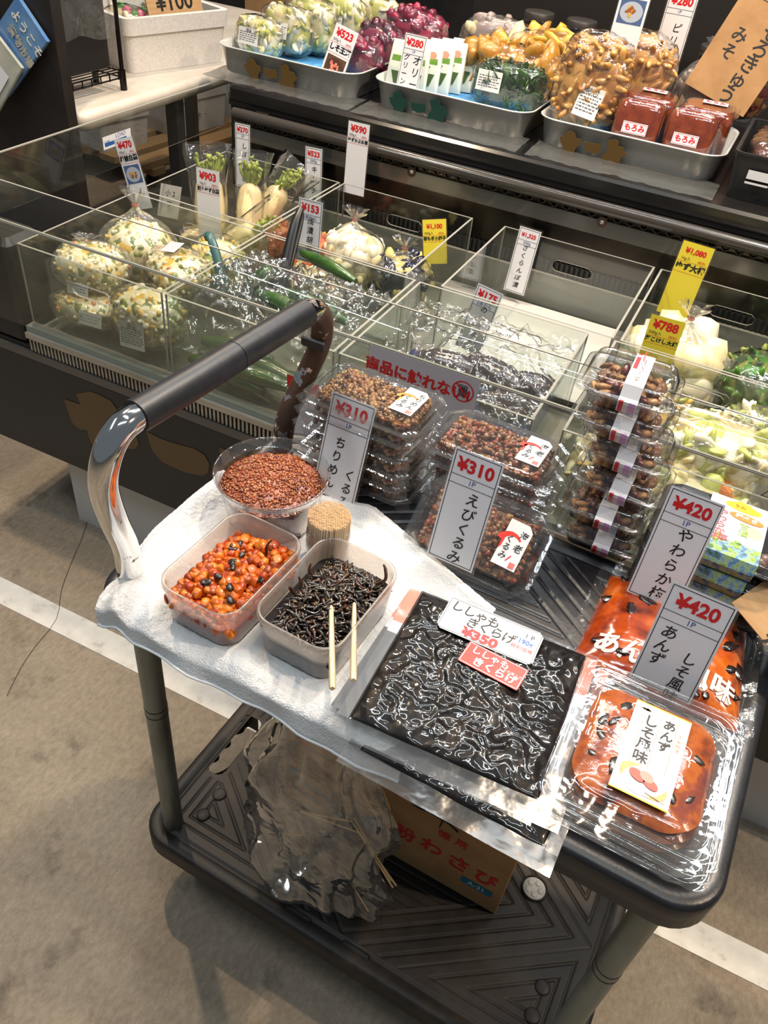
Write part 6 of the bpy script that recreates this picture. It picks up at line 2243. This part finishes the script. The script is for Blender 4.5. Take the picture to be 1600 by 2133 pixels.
# crate at the right edge with dark miso pack and card
t = thing('black_crate', 'black plastic crate with red and white print at the right edge of the counter', 'crate', K(1.220, .930, ZK), KR())
b = MB()
b.loft([(.20, .27, .012, 0), (.22, .29, .014, .085), (.226, .296, .015, .0855), (.226, .296, .015, .090), (.212, .282, .012, .0895), (.195, .265, .010, .006)], 0, None, 3, (True, True), False)
b.obj('crate_body', BLACKP, t)
b = MB()
rect(b, -.075, .045, .03, .062, 0, 0)
letters(b, '山', -.025, .053, .016, 1, .0004, 0, .03)
rect(b, -.075, .036, -.03, .040, 0, 0)
b.obj('crate_print', [WHITE, REDINK], t, (0, -.1470, 0), (PI / 2, 0, 0))
t = food_bag('dark brown miso pack lying in the black crate', 'miso pack', K(1.215, .910, .830), (.170, .200, .095), [(fm('dark_miso', (74, 34, 22), (98, 48, 30), .2, .9), 5)], 60, (.02, .03), 80, 0, WRAP, box=3.4)
slim_card('white price card standing in the black crate at the right edge', K(1.205, .835, .900), .080, .100, ' ', ' ', [('吟味', .01, .045, .018, .022, 0)], R(70), R(-6))
t = thing('cardboard_sign', 'tilted brown cardboard sign brush-lettered for miso behind the miso blocks', 'sign', (0, 0, 0))
b = MB()
b.box(0, .14, -.0022, .150, .28, .0044)
b.obj('board', CARDD, t)
b = MB()
vletters(b, 'もろきゅう', .026, .155, .040, .034, 0, .0006, .01, -.002)
vletters(b, 'みそ', -.030, .125, .034, .036, 0, .0006, .01, -.002)
rect(b, -.06, .200, .06, .2012, 0, .0005)
rect(b, -.06, .207, .06, .2082, 0, .0005)
b.obj('brush_writing', BLACKINK, t)
place(t, K(1.015, 1.065, .925), R(70), R(-16))

# goods further back: packs, jars, white box
t = thing('foam_tray', 'white foam tray behind the amber pickle packs', 'tray', K(.620, 1.330, ZK), KR())
b = MB()
b.loft([(.26, .20, .02, 0), (.30, .24, .03, .085), (.30, .24, .03, .088), (.286, .226, .026, .086), (.25, .19, .02, .012)], 0, None, 5)
b.obj('tray_body', mat('foam_white', (220, 216, 206), .6), t)
food_bag('crumpled clear bag standing among the rear packs', 'plastic bag', K(.985, 1.120, .850), (.130, .080, .130), [(fm('grey_pickle', (130, 112, 100), (160, 140, 124)), 3), (ORG, 1)], 40, (.012, .02), 81, 0, WRAPM, .035)
food_bag('folded clear bag of pale pickle at the far back of the middle tray', 'pickle pack', K(.420, 1.280, .842), (.190, .080, .120), [(fm('grey_lilac', (150, 130, 124), (176, 158, 150)), 3), (CRM, 1)], 40, (.02, .03), 82, 0, WRAPM)
food_bag('red bean pickle pack with yellow sticker behind the miso blocks', 'pickle pack', K(1.060, 1.260, .850), (.120, .080, .140), [(fm('bean_red', (110, 30, 24), (140, 50, 34)), 4), (BRN, 2)], 80, (.010, .014), 83, 0, WRAP)
JAR = film('jar_glass', haze=.03, rough=.04, boost=1.4)
g_ = 'jars of dark preserves on the rear shelf'
b = MB()
b.box(0, 0, .42, 1.6, .20, .84)
b.box(0, .09, 1.0, 1.6, .02, .5)
o = b.obj('rear_shelf', mat('dark_shelf_board', (34, 28, 25), .6), None, K(1.00, 1.600, 0), KR())
tag(o, 'dark shelf unit behind the counter carrying jars', 'shelf')
for k in range(9):
    t = thing('preserve_jar', ['leftmost jar of preserves on the rear shelf', 'second jar from the left on the rear shelf', 'third jar from the left on the rear shelf', 'fourth jar from the left on the rear shelf',
                               'middle jar in the row on the rear shelf', 'fourth jar from the right on the rear shelf', 'third jar from the right on the rear shelf', 'second jar from the right on the rear shelf',
                               'rightmost jar of preserves on the rear shelf'][k], 'jar', K(.44 + .125 * k, 1.570, .8405), KR(), g_)
    b = MB()
    b.lathe([(.0001, .002), (.040, .002), (.040, .075)], 20, 0)
    b.obj('preserve', fm('preserve_%d' % (k % 3), ((150, 84, 30), (70, 34, 24), (84, 50, 30))[k % 3]), t)
    b = MB()
    b.lathe([(.0001, 0), (.044, 0), (.045, .003), (.045, .085), (.041, .092)], 24, 0)
    b.obj('glass', JAR, t)
    b = MB()
    b.lathe([(.0001, .106), (.041, .106), (.043, .104), (.043, .090)], 24, 0)
    b.obj('lid', mat('jar_lid', (160, 40, 34) if k % 2 else (60, 56, 52), .4) if k < 2 else mat('jar_lid_dark', (58, 52, 48), .4), t)

# ================================================================ left background: side table, foam boxes, wire rack, hanging packs
TBL = mat('white_vinyl_cover', (206, 196, 182), .4, cols=[(.3, (186, 176, 162)), (.7, (218, 208, 196))], nscale=7, bump=.1, bscale=20)
t = thing('side_table', 'white vinyl-covered table left of the showcase, foam box on top', 'table', K(-.62, 1.135, 0), KR())
b = MB()
b.loft([(.66, 1.28, .02, .705), (.69, 1.31, .03, .712), (.70, 1.32, .03, .735), (.69, 1.31, .03, .748), (.66, 1.28, .02, .750)], 0, None, 5)
b.obj('table_top', TBL, t)
for x, y in ((.285, -.24), (.285, .58), (-.28, -.58), (-.28, .58)):
    b = MB()
    b.box(x, y, .352, .035, .035, .704)
    b.obj('leg', mat('grey_leg', (104, 96, 90), .45, .3), t)
FOAM = mat('styrofoam', (222, 216, 210), .7, cols=[(.35, (212, 206, 200)), (.65, (228, 223, 218))], nscale=160, bump=.15, bscale=200)


def foam_box(label, pos, w, d, h, rz, writing=None):
    t = thing('foam_box', label, 'box', pos, (0, 0, rz), None)
    b = MB()
    b.loft([(w - .03, d - .03, .02, 0), (w - .012, d - .012, .02, h * .68), (w - .012, d - .012, .02, h * .685), (w, d, .022, h * .70), (w + .004, d + .004, .022, h), (w - .03, d - .03, .012, h), (w - .04, d - .04, .01, .02)], 0, None, 5, (True, True), False)
    b.obj('box_body', FOAM, t)
    if writing:
        b = MB()
        letters(b, writing, 0, 0, .03, 0, .0005, 0, .01)
        b.obj('ink_mark', mat('faded_ink', (120, 118, 116), .6), t, (0, -d / 2 + .001, h * .35), (PI / 2, 0, 0))
    return t


foam_box('large white styrofoam box on the side table holding a price board', K(-.472, 1.005, .7505), .337, .240, .130, CA + R(73.8))
foam_box('white styrofoam box with faint ink marks on the wooden dolly, right one', K(-1.37, 2.27, .1175), .36, .26, .20, CA + R(80), '木 ・')
foam_box('white styrofoam box on the wooden dolly, left one', K(-1.44, 1.86, .1175), .27, .22, .17, CA + R(76))
foam_box('tall narrow white styrofoam box standing on the floor behind the dolly', K(-1.36, 2.72, .0), .16, .16, .34, CA + R(10))
t = thing('wooden_dolly', 'wooden dolly under the foam boxes beyond the side table', 'dolly', K(-1.38, 2.12, .0), (0, 0, CA + R(84)))
b = MB()
for k in range(4):
    b.box(0, -.21 + .14 * k, .104, .80, .09, .026, 0)
for x in (-.3, .3):
    b.box(x, 0, .076, .07, .54, .028, 0)
b.obj('slats', mat('raw_timber', (176, 140, 96), .7), t)
for x in (-.3, .3):
    for y in (-.22, .22):
        b = MB()
        b.lathe([(.006, -.012), (.028, -.012), (.030, 0), (.028, .012), (.006, .012)], 16, 0, Matrix.Translation((x, y, .031)) @ Matrix.Rotation(PI / 2, 4, 'X'))
        b.obj('caster', BLACKP, t)
t = thing('price_board', 'brown cardboard price board written in black standing in the styrofoam box', 'price board', (0, 0, 0))
b = MB()
b.box(0, .06, -.002, .170, .12, .004)
b.obj('board', CARDB, t)
b = MB()
letters(b, '¥100', 0, .046, .056, 0, .0006, 0, .015, 1.0)
b.obj('brush_writing', BLACKINK, t)
place(t, K(-.400, 1.020, .850), R(76), R(2), R(70))
for k, (x, y, lb) in enumerate(((-.510, .930, 'clear produce bag with green print at the left in the foam box'), (-.480, 1.045, 'clear produce bag in the middle of the foam box'))):
    food_bag(lb, 'produce bag', K(x, y, .775), (.125, .110, .105), [(fm('produce_pale', (206, 190, 150), (226, 214, 180)), 4), (fm('produce_green', (70, 160, 70), (110, 180, 96)), 2), (fm('produce_pink', (200, 90, 120), (214, 130, 150)), .6)], 50, (.018, .026), 90 + k, .4, WRAP)
# wire rack with plastic sheets on the table's near end
t = thing('wire_rack', 'black wire rack with posts standing at the near end of the side table', 'rack', K(-.385, .612, .7505), (0, 0, CA + R(88)))
b = MB()
for x, y in ((-.092, -.045), (.092, -.045), (-.092, .045), (.092, .045)):
    b.tube([(x, y, 0), (x, y, .42)], .0055, 10, 0)
    b.lathe([(.0085, 0), (.0085, .045)], 12, 0, Matrix.Translation((x, y, 0)))
for zz in (.028, .042):
    b.tube([(-.092, -.045, zz), (.092, -.045, zz)], .002, 6, 0)
    b.tube([(-.092, .045, zz), (.092, .045, zz)], .002, 6, 0)
    b.tube([(-.092, -.045, zz), (-.092, .045, zz)], .002, 6, 0)
    b.tube([(.092, -.045, zz), (.092, .045, zz)], .002, 6, 0)
for k in range(6):
    b.tube([(-.092 + .0305 * (k + .5), -.047, .026), (-.092 + .0305 * (k + .5), -.047, .044)], .0018, 6, 0)
for k in range(5):
    b.tube([(-.092, -.034 + .017 * k, .044), (.092, -.034 + .017 * k, .044)], .0016, 6, 0)
b.obj('rack_frame', mat('black_wire', (36, 30, 28), .25, .6), t)
t = thing('black_box', 'black box standing inside the wire rack', 'box', K(-.393, .612, .7975), (0, 0, CA + R(88)))
b = MB()
b.box(0, 0, .12, .160, .060, .24, 0, None, .004)
b.obj('box_body', PBLK, t)
t = thing('plastic_sheet', 'clear plastic sheets hanging over the black box in the wire rack', 'plastic sheet', K(-.385, .612, .86), (0, 0, CA + R(88)))
b = MB()
b.grid(lambda u, v: (-.086 + .172 * u, -.052 - .006 * math.sin(u * 11) + .010 * noise.noise(Vector((u * 5, v * 5, 1))), .02 + .25 * v + .008 * math.sin(u * 7)), 40, 40, 0, None, True)
b.obj('sheet', film('hanging_sheet', haze=.12, rough=.1, bump=.9, bscale=22, boost=1.6, dist=.01), t)
# packs hanging on the dark partition
t = thing('hanging_pack', 'blue printed welcome pack hanging on the dark partition', 'pack', (0, 0, 0))
b = MB()
b.box(-.01, -.095, -.006, .105, .19, .010, 0, None, .002)
b.obj('pack_body', mat('pack_blue', (62, 116, 178), .3, coat=.5, cols=[(.35, (44, 98, 170)), (.65, (110, 148, 184))], nscale=8), t)
b = MB()
letters(b, 'ようこそ', 0, -.035, .026, 0, .0012, R(-4), .02)
letters(b, '漬物市場', .004, -.070, .022, 1, .0012, R(-8), .03)
b.obj('pack_lettering', [mat('pack_white', (226, 222, 208), .4), mat('pack_grey_gold', (178, 170, 150), .4)], t)
place(t, K(-.315, .424, .935), R(84), R(-45), 0)
t = thing('hanging_pack', 'clear pack with white sticker hanging at the far left edge', 'pack', (0, 0, 0))
b = MB()
b.box(0, -.08, -.005, .12, .17, .008, 0, None, .002)
b.obj('pack_body', mat('pack_pale', (170, 172, 160), .3, coat=.5, cols=[(.35, (150, 160, 150)), (.65, (196, 190, 176))], nscale=14), t)
b = MB()
rect(b, -.045, -.12, .045, -.04, 0, .0012)
letters(b, '本場', 0, -.10, .012, 1, .0016)
b.obj('sticker', [WHITE, BLACKINK], t)
place(t, K(-.400, .405, .880), R(84), R(-40), 0)
t = thing('cardboard_carton', 'brown carton standing behind the styrofoam box at the back left', 'carton', K(-.66, 2.15, .0), (0, 0, CA + R(5)))
b = MB()
b.box(0, 0, .48, .36, .30, .96)
b.box(.03, -.151, .48, .012, .002, .96, 1)
b.obj('box_body', [CARDD, mat('blue_band', (40, 70, 130), .4)], t)
